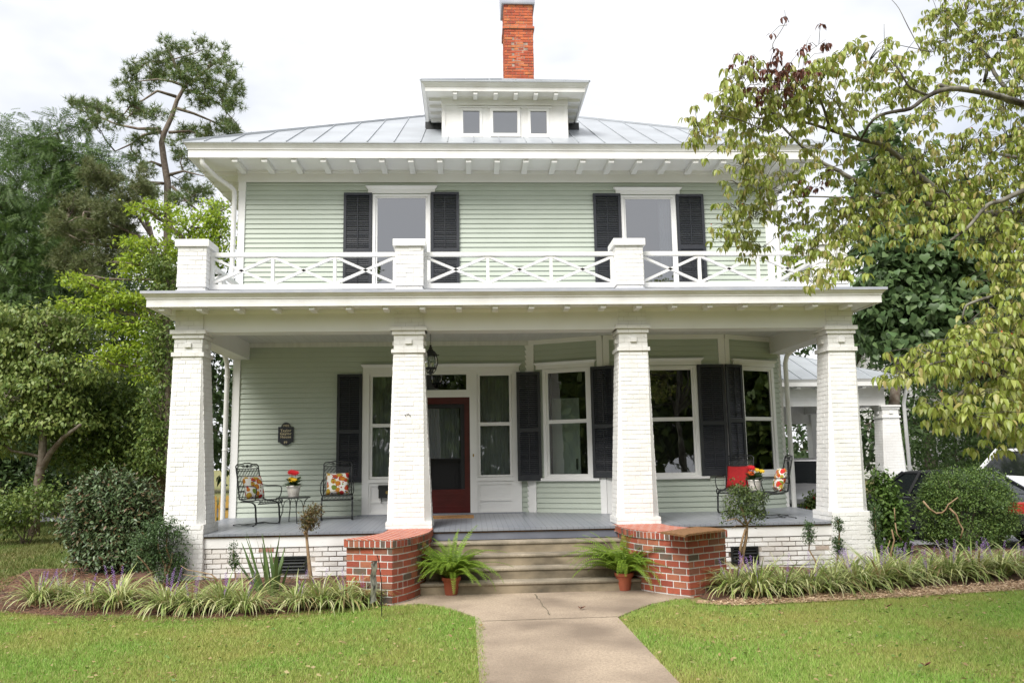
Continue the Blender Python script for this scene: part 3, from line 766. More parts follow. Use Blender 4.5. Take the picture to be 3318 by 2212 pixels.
# walkway
pl = [(-.72, -16), (.865, -16), (.865, -3.06), (1.10, -2.72), (1.42, -2.28), (1.75, -2.02), (2.10, -1.86), (2.2, -1.3), (2.2, -.9), (-2.0, -.9), (-2.0, -1.4), (-1.90, -1.86), (-1.50, -1.82), (-1.22, -2.05), (-1.0, -2.40), (-.80, -2.82)]
m = MB(); m.prism(pl, G - .10, G)
m.m = 1
for a, b, wd in (((-.72, -3.10), (.865, -3.05), .014), ((-.73, -7.2), (.87, -7.2), .014)):
    m.F((a[0], a[1] - wd / 2, G + .003), (b[0], b[1] - wd / 2, G + .003), (b[0], b[1] + wd / 2, G + .003), (a[0], a[1] + wd / 2, G + .003))
rng = random.Random(5); pts = []
p0 = gz(1732, 1924); p1 = gz(1784, 1992)
for i in range(15):
    t = i / 14; pts.append((p0.x + (p1.x - p0.x) * t + rng.uniform(-.012, .012), p0.y + (p1.y - p0.y) * t, .004 + .006 * rng.random()))
for a, b in zip(pts, pts[1:]): m.F((a[0] - a[2], a[1], G + .003), (a[0] + a[2], a[1], G + .003), (b[0] + b[2], b[1], G + .003), (b[0] - b[2], b[1], G + .003))
tag(m.build('walkway', [CONC, mat('joint_dirt', (.10, .085, .055), .95, (.17, .14, .09), 14)]), kind='structure')
# steps
st = empty('front_steps', (0, -1.2, G), 'four weathered concrete steps between the two red brick wing walls', 'steps')
STEPR = mat('stained_riser', (.30, .245, .165), .9, (.075, .062, .042), 1.6, .4, 60, detail=9, stretch=(1, 1, 1.6))
zs = [G, .278, .436, .594, .752]; ys = [-1.2, -.95, -.70, -.45, -.12]
for i in range(4):
    m = MB(); yk = -.12 if i == 3 else ys[i + 1] + .02; m.box(-1.70, 1.85, ys[i] + .018, yk, zs[i] - (.05 if i == 0 else 0) - .02, zs[i + 1] - .045); m.build('step_riser', STEPR, st)
    m = MB(); m.box(-1.70, 1.85, ys[i], yk, zs[i + 1] - .045, zs[i + 1]); m.build('step_tread', STEPC, st, bevel=.014)
# wing walls
def bpath(m, mm, pts, z0, z1, nc, bl, j, dep, seed, top=False, jit=.002):
    rng = random.Random(seed); P = [Vector((*p, 0)) for p in pts]; cum = [0]
    for a, b in zip(P, P[1:]): cum.append(cum[-1] + (b - a).length)
    def at_(s):
        s = min(max(s, 0), cum[-1] - 1e-6)
        for i in range(len(P) - 1):
            if s <= cum[i + 1]: return P[i] + (P[i + 1] - P[i]) * ((s - cum[i]) / (cum[i + 1] - cum[i]))
        return P[-1]
    N = max(1, int(cum[-1] / .05)); q = [at_(cum[-1] * i / N) for i in range(N + 1)]
    for a, b in zip(q, q[1:]): mm.F((a.x, a.y, z0), (b.x, b.y, z0), (b.x, b.y, z1), (a.x, a.y, z1))
    h = (z1 - z0) / nc
    for c in range(nc):
        x = -bl * (.5 if c % 2 else 0)
        while x < cum[-1] - .01:
            a = max(0, x); b = min(cum[-1], x + bl - j)
            if cum[-1] - b < .02: b = cum[-1]
            if b - a > .015:
                A, B = at_(a), at_(b); d = (B - A).normalized(); n = Vector((d.y, -d.x, 0))
                zz0 = z0 + c * h + j * .5; zz1 = z0 + (c + 1) * h - j * .5; e = dep + rng.uniform(-jit, jit)
                i = [m.P((p.x, p.y, z)) for z in (zz0, zz1) for p in (A, B)]; k = [m.P((p.x + n.x * e, p.y + n.y * e, z)) for z in (zz0, zz1) for p in (A, B)]
                m.FI([k[0], k[1], k[3], k[2]]); m.FI([i[0], i[1], k[1], k[0]]); m.FI([k[2], k[3], i[3], i[2]]); m.FI([i[0], k[0], k[2], i[2]]); m.FI([k[1], i[1], i[3], k[3]])
            x += bl
def inset(poly, d):       # outward offset of a ccw polygon
    n = len(poly); out_ = []
    for i in range(n):
        a, b, c = Vector(poly[i - 1]), Vector(poly[i]), Vector(poly[(i + 1) % n])
        e1 = (b - a).normalized(); e2 = (c - b).normalized(); n1 = Vector((e1.y, -e1.x)); n2 = Vector((e2.y, -e2.x)); q = (n1 + n2); q = q / max(.3, q.dot(n1))
        out_.append((b.x + q.x * d, b.y + q.y * d))
    return out_
def smooth_path(p, k=3):
    o = []
    for i in range(len(p) - 1):
        a, b, c, d = Vector(p[max(0, i - 1)]), Vector(p[i]), Vector(p[i + 1]), Vector(p[min(len(p) - 1, i + 2)])
        for t in range(k):
            t /= k; o.append(tuple(.5 * ((2 * b) + (c - a) * t + (2 * a - 5 * b + 4 * c - d) * t * t + (3 * b - a - 3 * c + d) * t ** 3)))
    return o + [p[-1]]
def bricktop():
    mt = bpy.data.materials.new('brick_top'); mt.use_nodes = True; n = mt.node_tree; p = n.nodes['Principled BSDF']; p.inputs['Roughness'].default_value = .85
    b = n.nodes.new('ShaderNodeTexBrick'); tcn = n.nodes.new('ShaderNodeTexCoord'); mpn = n.nodes.new('ShaderNodeMapping'); mpn.inputs['Rotation'].default_value = (0, 0, 1.2)
    b.inputs['Color1'].default_value = (.36, .075, .035, 1); b.inputs['Color2'].default_value = (.44, .12, .06, 1); b.inputs['Mortar'].default_value = (.50, .47, .43, 1)
    b.inputs['Scale'].default_value = 1; b.inputs['Brick Width'].default_value = .21; b.inputs['Row Height'].default_value = .075; b.inputs['Mortar Size'].default_value = .006
    n.links.new(tcn.outputs['Object'], mpn.inputs[0]); n.links.new(mpn.outputs[0], b.inputs[0]); n.links.new(b.outputs[0], p.inputs['Base Color']); return mt
BTOP = bricktop()
def wing(paths, label, org):
    root = empty('wing_wall', org, label, 'brick wall', None)
    poly = []
    for p in paths: poly += p[:-1] if tuple(p[-1]) != tuple(paths[0][0]) else p[:-1]
    poly.append(paths[-1][-1])
    m = MB(); mm = MB()
    for i, p in enumerate(paths): bpath(m, mm, p, .04, .838, 9, .208, .017, .008, 31 + i)
    b = m.build('brickwork', BRICK, root); mm.build('mortar', MORTAR, root)
    m = MB(); mm = MB(); q = inset(poly, .022); k = 0
    for p in paths:
        seg = q[k:k + len(p)]; k += len(p) - 1
        bpath(m, mm, seg, .838, .935, 1, .076, .017, .007, 77 + k)
    m.build('rowlock_cap', BRICK, root); mm.build('cap_mortar', MORTAR, root)
    m = MB(); m.prism(inset(poly, .026), .934, .944); m.prism(inset(poly, .020), .836, .842); m.build('cap_top', BTOP, root)
    return root
Lp = [(-2.50, -1.575), (-1.87, -1.845)]
Li = smooth_path([(-1.87, -1.845), (-1.745, -1.69), (-1.62, -1.42), (-1.53, -1.10), (-1.47, -.80), (-1.45, -.47), (-1.44, -.13)])
Lo = smooth_path([(-2.06, -.13), (-2.08, -.7), (-2.22, -1.15), (-2.50, -1.575)])
wing([Lp, Li, [(-1.44, -.13), (-2.06, -.13)], Lo], 'red brick wing wall on the left of the steps, bare brick top', (-1.9, -1, G))
Ri = smooth_path([(1.42, -.13), (1.405, -.55), (1.455, -.93), (1.57, -1.24), (1.77, -1.53), (2.06, -1.82)])
Re = [(2.06, -1.82), (2.69, -1.42)]
Ro = smooth_path([(2.69, -1.42), (2.32, -.98), (2.12, -.6), (2.06, -.13)])
wing([Ri, Re, Ro, [(2.06, -.13), (1.42, -.13)]], 'red brick wing wall on the right of the steps with a brown mat on its cap', (1.9, -1, G))
q = [gz(u, v, .955) for u, v in ((2140, 1726), (2180, 1731), (2221, 1738), (2232, 1733), (2290, 1725), (2349, 1719), (2347, 1716), (2300, 1711), (2255, 1709), (2200, 1717))]
m = MB(); m.prism([(p.x, p.y) for p in q], .946, .972); tag(m.build('coir_mat', COIR), 'brown coir mat lying on the cap of the brick wing wall', 'mat')
q = [(-1.62, 1.66), (-.785, 1.66), (-.785, 2.12), (-1.62, 2.12)]
m = MB(); m.prism(q, .958, .985)
m.m = 1
for k in range(9):
    x = -1.55 + k * .065; m.prism([(x + .028 * math.cos(a) , 1.72 + .02 * math.sin(a)) for a in [i * PI / 4 for i in range(8)]], .985, .987)
m.prism([(-.90, 1.69), (-.87, 1.69), (-.87, 1.75), (-.90, 1.75)], .985, .987)
tag(m.build('doormat', [mat('tan_doormat', (.42, .23, .09), .95, (.34, .17, .06), 25, .4, 120), BLACKM]), 'tan doormat on the porch floor before the red front door', 'mat')
# beds: front edge polyline, back line y, mound
MULCH = mat('pine_mulch', (.155, .075, .045), .95, (.06, .036, .025), 7, .8, 60, detail=9)
STRAW = mat('straw_edge', (.46, .33, .20), .95, (.22, .13, .075), 6, .8, 70, detail=9)
def bed(name, fr, back, h, matl, zoff=.0):
    m = MB(); rows = []
    N = 8
    for (fx, fy), (bx, by) in zip(fr, back):
        rows.append([m.P((fx + (bx - fx) * t / N, fy + (by - fy) * t / N, G - .012 + zoff + (h * sm(t / N * 1.3) + .02 * math.sin(fx * 5 + t)) * (t > 0))) for t in range(N + 1)])
    for a, b in zip(rows, rows[1:]):
        for i in range(N): m.FI([a[i], b[i], b[i + 1], a[i + 1]])
    return tag(m.build(name, matl, smooth=True), kind='structure')
bed('mulch_bed', smooth_path([(-7.4, -1.35), (-6.6, -1.75), (-5.9, -2.08), (-5.1, -2.10), (-4.2, -2.45), (-3.4, -2.36), (-2.7, -2.10), (-2.2, -1.93), (-1.95, -1.90)]),
    smooth_path([(-8.2, 1.6), (-7.2, 1.9), (-6.2, 2.0), (-5.4, 1.0), (-4.6, -.10), (-3.6, -.10), (-2.8, -.10), (-2.3, -.10), (-2.0, -.10)]), .16, MULCH)
bed('planting_bed', smooth_path([(2.2, -1.9), (2.6, -2.30), (3.6, -2.22), (4.9, -2.05), (6.6, -1.72), (8.6, -1.2)]),
    smooth_path([(2.2, -.10), (2.8, -.10), (3.8, -.10), (5.0, -.10), (6.9, 2.2), (8.9, 2.2)]), .14, MULCH)
bed('straw_edging', smooth_path([(2.0, -2.28), (2.5, -2.52), (3.7, -2.38), (4.9, -2.22), (6.6, -1.92), (8.6, -1.42)]),
    smooth_path([(2.12, -2.15), (2.6, -2.26), (3.7, -2.02), (4.9, -1.84), (6.6, -1.50), (8.6, -1.0)]), .012, STRAW, .012)
m = MB(); m.prism([(7.6, 1.6), (30, -1.5), (30, 8), (30, 24), (12, 24), (5.6, 18), (5.6, 6.5), (7.3, 3.4)], G - .03, G - .006)
tag(m.build('driveway', mat('gravel', (.33, .33, .35), .95, (.22, .22, .235), 20, .8, 90, detail=9)), kind='structure')
m = MB(); m.prism([(-60, 16), (-18, 15.5), (-9, 17), (-9, 24), (-60, 26)], G - .03, G - .004)
tag(m.build('side_street', mat('asphalt', (.13, .13, .135), .9, (.10, .10, .105), 6, .4, 80)), kind='structure')
# ================================================================== things on the porch
MESHM = bpy.data.materials.new('expanded_metal'); MESHM.use_nodes = True
_n = MESHM.node_tree; _p = _n.nodes['Principled BSDF']; _p.inputs['Base Color'].default_value = (.02, .022, .022, 1); _p.inputs['Roughness'].default_value = .45
_t = _n.nodes.new('ShaderNodeBsdfTransparent'); _x = _n.nodes.new('ShaderNodeMixShader'); _c = _n.nodes.new('ShaderNodeTexChecker'); _c.inputs['Scale'].default_value = 80
_tc = _n.nodes.new('ShaderNodeTexCoord'); _m = _n.nodes.new('ShaderNodeMapping'); _m.inputs['Rotation'].default_value = (.6, .4, .78)
_n.links.new(_tc.outputs['Object'], _m.inputs[0]); _n.links.new(_m.outputs[0], _c.inputs[0]); _n.links.new(_c.outputs['Fac'], _x.inputs[0])
_n.links.new(_p.outputs[0], _x.inputs[1]); _n.links.new(_t.outputs[0], _x.inputs[2]); _n.links.new(_x.outputs[0], _n.nodes['Material Output'].inputs[0])
def arc(c, r, a0, a1, n, ax='yz', x=0):
    o = []
    for i in range(n + 1):
        a = a0 + (a1 - a0) * i / n; o.append((x, c[0] + r * math.cos(a), c[1] + r * math.sin(a)))
    return o
def fzp(y): return fz(y)
def chair(loc, rz, label):
    root = empty('patio_chair', (0, 0, 0), label, 'chair', 'wrought iron patio chairs on the porch')
    W = .25
    def sub(m, n, mt=BLACKM, sm_=True, par=root): return m.build(n, mt, par, smooth=sm_)
    # seat frame + mesh seat rolled at the front
    prof = [(.22, .43), (.10, .405), (0, .40), (-.10, .405), (-.18, .425), (-.225, .43), (-.255, .415), (-.262, .385), (-.245, .36), (-.22, .355)]
    m = MB()
    for a, b in zip(prof, prof[1:]): m.F((-W, a[0], a[1]), (W, a[0], a[1]), (W, b[0], b[1]), (-W, b[0], b[1]))
    sub(m, 'seat', MESHM)
    m = MB()
    for x in (-W, W): m.tube([(x, y, z) for y, z in prof], .010)
    for i in (0, 9): m.tube([(-W, *prof[i]), (W, *prof[i])], .009)
    sub(m, 'seat_frame')
    # back: leans backwards (+y)
    bt = [(.22, .43), (.245, .60), (.285, .80), (.315, .93)]
    m = MB()
    for a, b in zip(bt, bt[1:]): m.F((-W + .01, a[0], a[1]), (W - .01, a[0], a[1]), (W - .01, b[0], b[1]), (-W + .01, b[0], b[1]))
    sub(m, 'backrest', MESHM)
    m = MB()
    top = [(-W, y, z) for y, z in bt] + [(-W, .325, .97), (-W + .03, .33, 1.0), (-.12, .332, 1.005), (-.06, .335, 1.02), (.06, .335, 1.02), (.12, .332, 1.005), (W - .03, .33, 1.0), (W, .325, .97)] + [(W, y, z) for y, z in bt[::-1]]
    m.tube(top, .011)
    m.tube([(-W, .315, .93), (W, .315, .93)], .008); m.tube([(-W, .24, .56), (W, .24, .56)], .007)
    sub(m, 'back_frame')
    m = MB()
    for s in (-1, 1):
        sp = []
        for i in range(22):
            a = i / 21 * 3.4 * PI; r = .032 * (1 - i / 26); sp.append((s * (.085 + r * math.cos(a)), .325, .967 + r * math.sin(a) * .9))
        m.tube(sp, .0055, 5)
        m.tube([(s * .117, .325, .967), (s * .16, .325, .985), (s * .20, .325, .96), (s * .235, .322, .94)], .005, 5); m.tube([(s * .05, .325, .95), (s * .02, .325, .985), (0, .325, .96)], .006, 5)
    for k in range(5):
        a = PI * (.1 + .2 * k); m.tube([(0, .325, .95), (.02 * math.cos(a), .322, .95 + .035 * math.sin(a)), (.034 * math.cos(a), .325, .95 + .055 * math.sin(a))], [.008, .009, .002], 5)
    sub(m, 'back_scroll')
    for s in (-1, 1):
        m = MB(); x = s * (W + .03)
        m.tube([(s * W, .27, .70), (x, .24, .655), (x, .10, .64), (x, -.08, .645), (x, -.17, .635), (x, -.205, .60), (x, -.205, .55), (x, -.185, .48), (s * (W + .01), -.16, .425)], .009)
        sub(m, 'arm')
        m = MB(); x = s * (W + .012)
        pts = [(x, .16, .395), (x, -.02, .385), (x, -.10, .375), (x, -.155, .345), (x, -.175, .29), (x, -.185, .16), (x, -.20, .07), (x, -.185, .025), (x, -.13, .012), (x, .05, .018), (x, .18, .028), (x, .32, .012)]
        rr = []
        for p in pts: rr.append(p)
        for a, b in zip(rr, rr[1:]): m.bar(a, b, .030, .011, (1, 0, 0) if False else (0, .3, 1) if abs(a[2] - b[2]) < abs(a[1] - b[1]) else (0, 1, .2))
        m.lathe([(.016, 0), (.016, .012)], (x, .32, 0), 8); m.lathe([(.016, 0), (.016, .012)], (x, -.13, 0), 8)
        sub(m, 'leg', sm_=False)
    m = MB(); m.tube([(-W, .15, .018), (0, .13, .02), (W, .15, .018)], .008, 5); sub(m, 'stretcher')
    root.location = loc; root.rotation_euler = (0, 0, rz); WL[root.name] = Vector(loc)
    return root
ch1 = chair((-4.36, 1.22, fz(1.2)), R_(58), 'wrought iron patio chair turned sideways, beside the white downspout')
def more(loc, rz, label):
    c = copy_tree(ch1, None, loc, rz); c['label'] = label; return c
more((-3.19, 1.92, fz(1.9)), R_(8), 'wrought iron patio chair facing out, under the tall shutter left of the door')
more((4.16, .70, fz(.7)), R_(-98), 'wrought iron patio chair seen side-on by the right corner board, its back to the cars')
more((3.86, 1.62, fz(1.6)), R_(-38), 'wrought iron patio chair holding the red pillow, behind the pruned juniper')
def side_table(loc, h, r, label):
    root = empty('side_table', loc, label, 'table', 'round iron side tables')
    x, y, z = loc
    m = MB(sub=(0, 0, 0)); m.lathe([(r - .012, h - .008), (r, h - .006), (r, h + .006), (r - .012, h + .008)], loc, 28); m.build('table_rim', BLACKM, root, origin=loc)
    m = MB(); N = 28; m.F(*[(x + (r - .01) * math.cos(2 * PI * i / N), y + (r - .01) * math.sin(2 * PI * i / N), z + h) for i in range(N)]); m.build('table_top', MESHM, root, origin=loc)
    for k in range(4):
        a = .5 + k * PI / 2; c, s = math.cos(a), math.sin(a)
        m = MB(); m.tube([(x + c * q, y + s * q, z + zz) for q, zz in ((r * .9, h - .005), (r * .72, h - .06), (r * .60, h - .18), (r * .62, h * .45), (r * .75, .08), (r * .80, .0))], .008, 6)
        m.tube([(x + c * q, y + s * q, z + zz) for q, zz in ((r * .2, h - .01), (r * .5, h - .06), (r * .60, h - .16))], .006, 5)
        m.lathe([(.015, 0), (.015, .012)], (x + c * r * .8, y + s * r * .8, z), 8); m.build('leg', BLACKM, root, smooth=True, origin=loc)
    return root
tl = at(950.4, 1611, 1.55); tlh = tl.z - fz(1.55)
side_table((tl.x, 1.55, fz(1.55)), tlh, .29, 'round iron side table between the two chairs left of the door')
tr = at(2447, 1592, 1.22); trh = tr.z - fz(1.22)
side_table((tr.x, 1.22, fz(1.22)), trh, .27, 'round iron side table between the right-hand chairs, behind the juniper')
# ---- pillows
def floral():
    mt = bpy.data.materials.new('floral_cloth'); mt.use_nodes = True; n = mt.node_tree; p = n.nodes['Principled BSDF']; p.inputs['Roughness'].default_value = .9; l = n.links.new
    tcn = n.nodes.new('ShaderNodeTexCoord'); nz = n.nodes.new('ShaderNodeTexNoise'); nz.inputs['Scale'].default_value = 9
    mixv = n.nodes.new('ShaderNodeMix'); mixv.data_type = 'RGBA'; mixv.inputs['Factor'].default_value = .05; l(tcn.outputs['Object'], mixv.inputs['A']); l(nz.outputs['Color'], mixv.inputs['B']); l(tcn.outputs['Object'], nz.inputs['Vector'])
    cur = None
    for sc, thr, cols in ((11, .50, ((.50, .025, .02), (.50, .20, .02), (.45, .30, .03), (.16, .22, .03), (.45, .07, .015))), (21, .33, ((.20, .25, .04), (.42, .05, .02), (.10, .08, .16), (.5, .25, .02), (.3, .02, .03)))):
        v = n.nodes.new('ShaderNodeTexVoronoi'); v.inputs['Scale'].default_value = sc; l(mixv.outputs['Result'], v.inputs['Vector'])
        r = n.nodes.new('ShaderNodeValToRGB'); r.color_ramp.interpolation = 'CONSTANT'; e = r.color_ramp.elements
        while len(e) < 5: e.new(.5)
        for i, c in enumerate(cols): e[i].position = i / 5; e[i].color = (*c, 1)
        sp = n.nodes.new('ShaderNodeSeparateColor'); l(v.outputs['Color'], sp.inputs[0]); l(sp.outputs[0], r.inputs[0])
        lt = n.nodes.new('ShaderNodeMath'); lt.operation = 'LESS_THAN'; lt.inputs[1].default_value = thr; l(v.outputs['Distance'], lt.inputs[0])
        mx_ = n.nodes.new('ShaderNodeMix'); mx_.data_type = 'RGBA'; l(lt.outputs[0], mx_.inputs['Factor'])
        if cur: l(cur, mx_.inputs['A'])
        else: mx_.inputs['A'].default_value = (.74, .72, .66, 1)
        l(r.outputs[0], mx_.inputs['B']); cur = mx_.outputs['Result']
    l(cur, p.inputs['Base Color']); return mt
FLORAL = floral()
def pillow(loc, rz, tilt, size, th, matl, label, roll=0.0):
    m = MB(); N = 12; idx = {}
    for side in (1, -1):
        for i in range(N + 1):
            for j in range(N + 1):
                u, v = i / N * 2 - 1, j / N * 2 - 1
                e = (1 - u ** 4) * (1 - v ** 4); k = 1 - .07 * (1 - u * u) * abs(v) ** 3; k2 = 1 - .07 * (1 - v * v) * abs(u) ** 3
                z = side * th / 2 * max(0, e) ** .45
                edge = i in (0, N) or j in (0, N)
                if edge and side == -1: idx[(side, i, j)] = idx[(1, i, j)]; continue
                idx[(side, i, j)] = m.P((u * size / 2 * k2, z, size / 2 + v * size / 2 * k))
        for i in range(N):
            for j in range(N):
                q = [idx[(side, i, j)], idx[(side, i + 1, j)], idx[(side, i + 1, j + 1)], idx[(side, i, j + 1)]]; m.FI(q if side == -1 else q[::-1])
    o = m.build('throw_pillow', matl, None, smooth=True)
    o.location = loc; o.rotation_mode = 'XYZ'
    o.matrix_world = Matrix.Translation(loc) @ Matrix.Rotation(rz, 4, 'Z') @ Matrix.Rotation(-tilt, 4, 'X') @ Matrix.Rotation(roll, 4, 'Y')
    return tag(o, label, 'pillow', 'throw pillows on the porch chairs')
def seat_pt(loc, rz, y, z): return Vector((loc[0] - math.sin(rz) * y, loc[1] + math.cos(rz) * y, loc[2] + z))
for L0, rz, ma, lb, sz in (((-4.36, 1.22, fz(1.2)), R_(58), FLORAL, 'white floral pillow on the chair turned sideways near the left downspout', .40), ((-3.19, 1.92, fz(1.9)), R_(8), FLORAL, 'white floral pillow with a red bloom on the chair under the tall shutter', .41),
                           ((4.16, .70, fz(.7)), R_(-98), FLORAL, 'white floral pillow on the side-on chair at the right end of the porch', .40), ((3.86, 1.62, fz(1.6)), R_(-38), REDCL, 'plain red pillow on the chair behind the juniper', .42)):
    pillow(seat_pt(L0, rz, .10, .425), rz, R_(17), sz, .15, ma, lb)
# ---- plaque, mailbox, lantern
def text(s, size, loc, matl, parent, name='inscription'):
    cu = bpy.data.curves.new(name, 'FONT'); cu.body = s; cu.size = size; cu.align_x = 'CENTER'; cu.align_y = 'CENTER'; cu.extrude = .002; cu.space_character = 1.12; cu.offset = size * .018
    tmp = bpy.data.objects.new(name, cu); COL.objects.link(tmp); dg = bpy.context.evaluated_depsgraph_get(); dg.update()
    me = bpy.data.meshes.new_from_object(tmp.evaluated_get(dg)); bpy.data.objects.remove(tmp); bpy.data.curves.remove(cu)
    me.materials.clear(); me.materials.append(matl)
    o = bpy.data.objects.new(name, me); COL.objects.link(o); o.parent = parent
    o.location = Vector(loc) - WL[parent.name]; o.rotation_euler = (PI / 2, 0, 0); WL[o.name] = Vector(loc); return o
pcx, pcz, pw = -4.276, 2.497, .142
pr_ = [(-pw, -.15), (-pw * .75, -.15), (-pw * .62, -.175), (-pw * .30, -.205), (0, -.212), (pw * .30, -.205), (pw * .62, -.175), (pw * .75, -.15), (pw, -.15), (pw, .13), (pw * .62, .13), (pw * .55, .165), (pw * .30, .205), (0, .216), (-pw * .30, .205), (-pw * .55, .165), (-pw * .62, .13), (-pw, .13)]
pq = empty('house_plaque', (pcx, D - .03, pcz), 'black house plaque with pale lettering on the siding left of the tall shutter', 'plaque')
m = MB(); a_ = [m.P((pcx + x, D - .046, pcz + z)) for x, z in pr_]; b_ = [m.P((pcx + x, D - .02, pcz + z)) for x, z in pr_]; m.FI(a_)
for i in range(len(a_)): j = (i + 1) % len(a_); m.FI([a_[j], a_[i], b_[i], b_[j]])
m.build('plate', SHUT, pq)
for s, z, sz in (('1902', .150, .058), ('Taylor', .062, .068), ('Gaylor', .004, .068), ('House', -.056, .068), ('89', -.158, .058)): text(s, sz, (pcx, D - .048, pcz + z), GOLD, pq)
mbx = empty('mailbox', (-2.38, D - .06, 1.28), 'black wall mailbox with a brass emblem beside the front door', 'mailbox')
m = MB(); m.loft([[(-2.54, D - .02, z), (-2.54, D - y, z), (-2.22, D - y, z), (-2.22, D - .02, z)] for y, z in ((.09, 1.285), (.115, 1.30), (.12, 1.46))]); m.build('box', BLACKM, mbx)
m = MB(); m.loft([[(-2.55, D - .02, z), (-2.55, D - y, z), (-2.21, D - y, z), (-2.21, D - .02, z)] for y, z in ((.13, 1.45), (.13, 1.47), (.09, 1.51), (.02, 1.525))]); m.build('lid', BLACKM, mbx)
m = MB()
m.local = False
m.F(*[(-2.38 + .03 * math.cos(k * PI / 6), D - .124, 1.39 + .03 * math.sin(k * PI / 6)) for k in range(12)])
m.build('emblem', BRASS, mbx)
for x in (-2.49, -2.27):
    m = MB(); m.tube([(x, D - .05, 1.29), (x, D - .06, 1.22), (x, D - .10, 1.20), (x, D - .13, 1.22)], .008, 5); m.build('hook', BLACKM, mbx)
ln = empty('hanging_lantern', (-1.513, 1.3, 4.2), 'black hanging lantern on a chain from the porch ceiling before the door', 'lantern')
lx, ly = -1.513, 1.3
m = MB(); m.lathe([(.0, 0), (.055, 0), (.055, .012), (.0, .03)], (lx, ly, 4.19), 12); m.build('ceiling_rose', BLACKM, ln)
m = MB()
for k in range(11):
    z = 3.975 + k * .021; a = k % 2
    m.tube([(lx + (.008 * math.cos(t) if a else 0), ly + (0 if a else .008 * math.cos(t)), z + .012 * math.sin(t)) for t in [i * PI / 3 for i in range(7)]], .0028, 4)
m.build('chain', BLACKM, ln)
m = MB(); m.lathe([(.012, .235), (.02, .23), (.018, .20), (.035, .19), (.028, .165), (.05, .155), (.045, .14), (.075, .12), (.10, .085), (.125, .06), (.125, .045), (.11, .04)], (lx, ly, 3.725), 18); m.build('hood', BLACKM, ln, smooth=False)
m = MB()
for k in range(6):
    a = k * PI / 3 + .2; c, s = math.cos(a), math.sin(a)
    m.tube([(lx + c * r, ly + s * r, 3.725 + z) for r, z in ((.10, .045), (.125, -.02), (.125, -.10), (.10, -.17), (.075, -.20))], .006, 5)
    m.tube([(lx + c * .125, ly + s * .125, 3.775), (lx + c * .15, ly + s * .15, 3.785)], .008, 5)
    m.tube([(lx + c * .10, ly + s * .10, 3.535), (lx + c * .06, ly + s * .06, 3.48), (lx + c * .05, ly + s * .05, 3.46)], .007, 5)
m.lathe([(.105, -.165), (.11, -.175), (.10, -.185), (.02, -.19)], (lx, ly, 3.725), 18); m.lathe([(.0, -.29), (.025, -.28), (.05, -.255), (.05, -.24), (.02, -.23), (.02, -.19)], (lx, ly, 3.725), 12)
m.build('cage', BLACKM, ln)
m = MB(); m.lathe([(.095, .04), (.118, -.02), (.118, -.10), (.095, -.165)], (lx, ly, 3.725), 18, False); m.build('lantern_glass', PANE, ln, smooth=True)
m = MB()
for k in range(3): a = k * 2.1; m.lathe([(.012, -.18), (.012, -.08), (.004, -.05)], (lx + .03 * math.cos(a), ly + .03 * math.sin(a), 3.725), 8)
m.build('candle', CERAM, ln)
# garden flag on a wire stake
gp = gz(1237, 1997)
fl = empty('garden_flag', (gp.x, gp.y, G), 'narrow garden flag on a black wire stake before the left wing wall', 'flag')
tp = at(1224, 1797, gp.y)
m = MB(); m.tube([(gp.x, gp.y, G - .05), (gp.x - .005, gp.y, G + .4), (tp.x + .02, gp.y, tp.z - .12), (tp.x, gp.y, tp.z - .02), (tp.x - .01, gp.y, tp.z)], .006, 6); m.tube([(tp.x - .005, gp.y, tp.z - .07), (tp.x - .05, gp.y - .22, tp.z - .055)], .006, 5)
m.build('stake', BLACKM, fl)
m = MB(); N = 14; dirx, diry = -.045, -.24
for i in range(N):
    z1, z0 = tp.z - .07 - i * .033, tp.z - .07 - (i + 1) * .033
    w1 = .008 * math.sin(i * .9); w0 = .008 * math.sin((i + 1) * .9)
    m.F((tp.x - .01 + w0, gp.y, z0), (tp.x - .01 + dirx + w0, gp.y + diry, z0), (tp.x - .01 + dirx + w1, gp.y + diry, z1), (tp.x - .01 + w1, gp.y, z1))
m.build('flag_cloth', mat('flag_cloth', (.66, .64, .56), .9, (.03, .03, .035), 11, detail=6), fl)

# ================================================================== foliage tools
def T_diamond(w): return np.array([(0, 0, 0), (.42, w / 2, .05), (1, 0, -.06), (.42, -w / 2, .05)], float), np.array([(0, 3, 2, 1)])
def T_leaf(w, droop=.25, fold=.10):
    v = [(0, 0, 0)]
    for t, q in ((.32, .5), (.68, .40)):
        z = -droop * t * t
        v += [(t, w * q, z + fold * q), (t, 0, z), (t, -w * q, z + fold * q)]
    v.append((1, 0, -droop))
    f = [(0, 2, 1), (0, 3, 2), (1, 2, 5), (1, 5, 4), (2, 3, 6), (2, 6, 5), (4, 5, 7), (5, 6, 7)]
    return np.array(v, float), np.array(f)
def T_spray(n=6, w=.26):        # a drooping compound leaf of paired leaflets
    V = []; F = []
    for i in range(n):
        t = .18 + .82 * i / n
        for sg in (-1, 1):
            k = len(V); ln_ = .34 * (1 - .35 * abs(t - .55)); bx, bz = t, -.22 * t * t; dx, dy_, dz = .45 * ln_, sg * .85 * ln_, -.30 * ln_
            V += [(bx, 0, bz), (bx + dx * .45 + w * ln_ * .5, dy_ * .45, bz + dz * .4), (bx + dx, dy_, bz + dz), (bx + dx * .45 - w * ln_ * .5, dy_ * .45, bz + dz * .4 + .01)]; F.append((k, k + 1, k + 2, k + 3))
    return np.array(V, float), np.array(F)
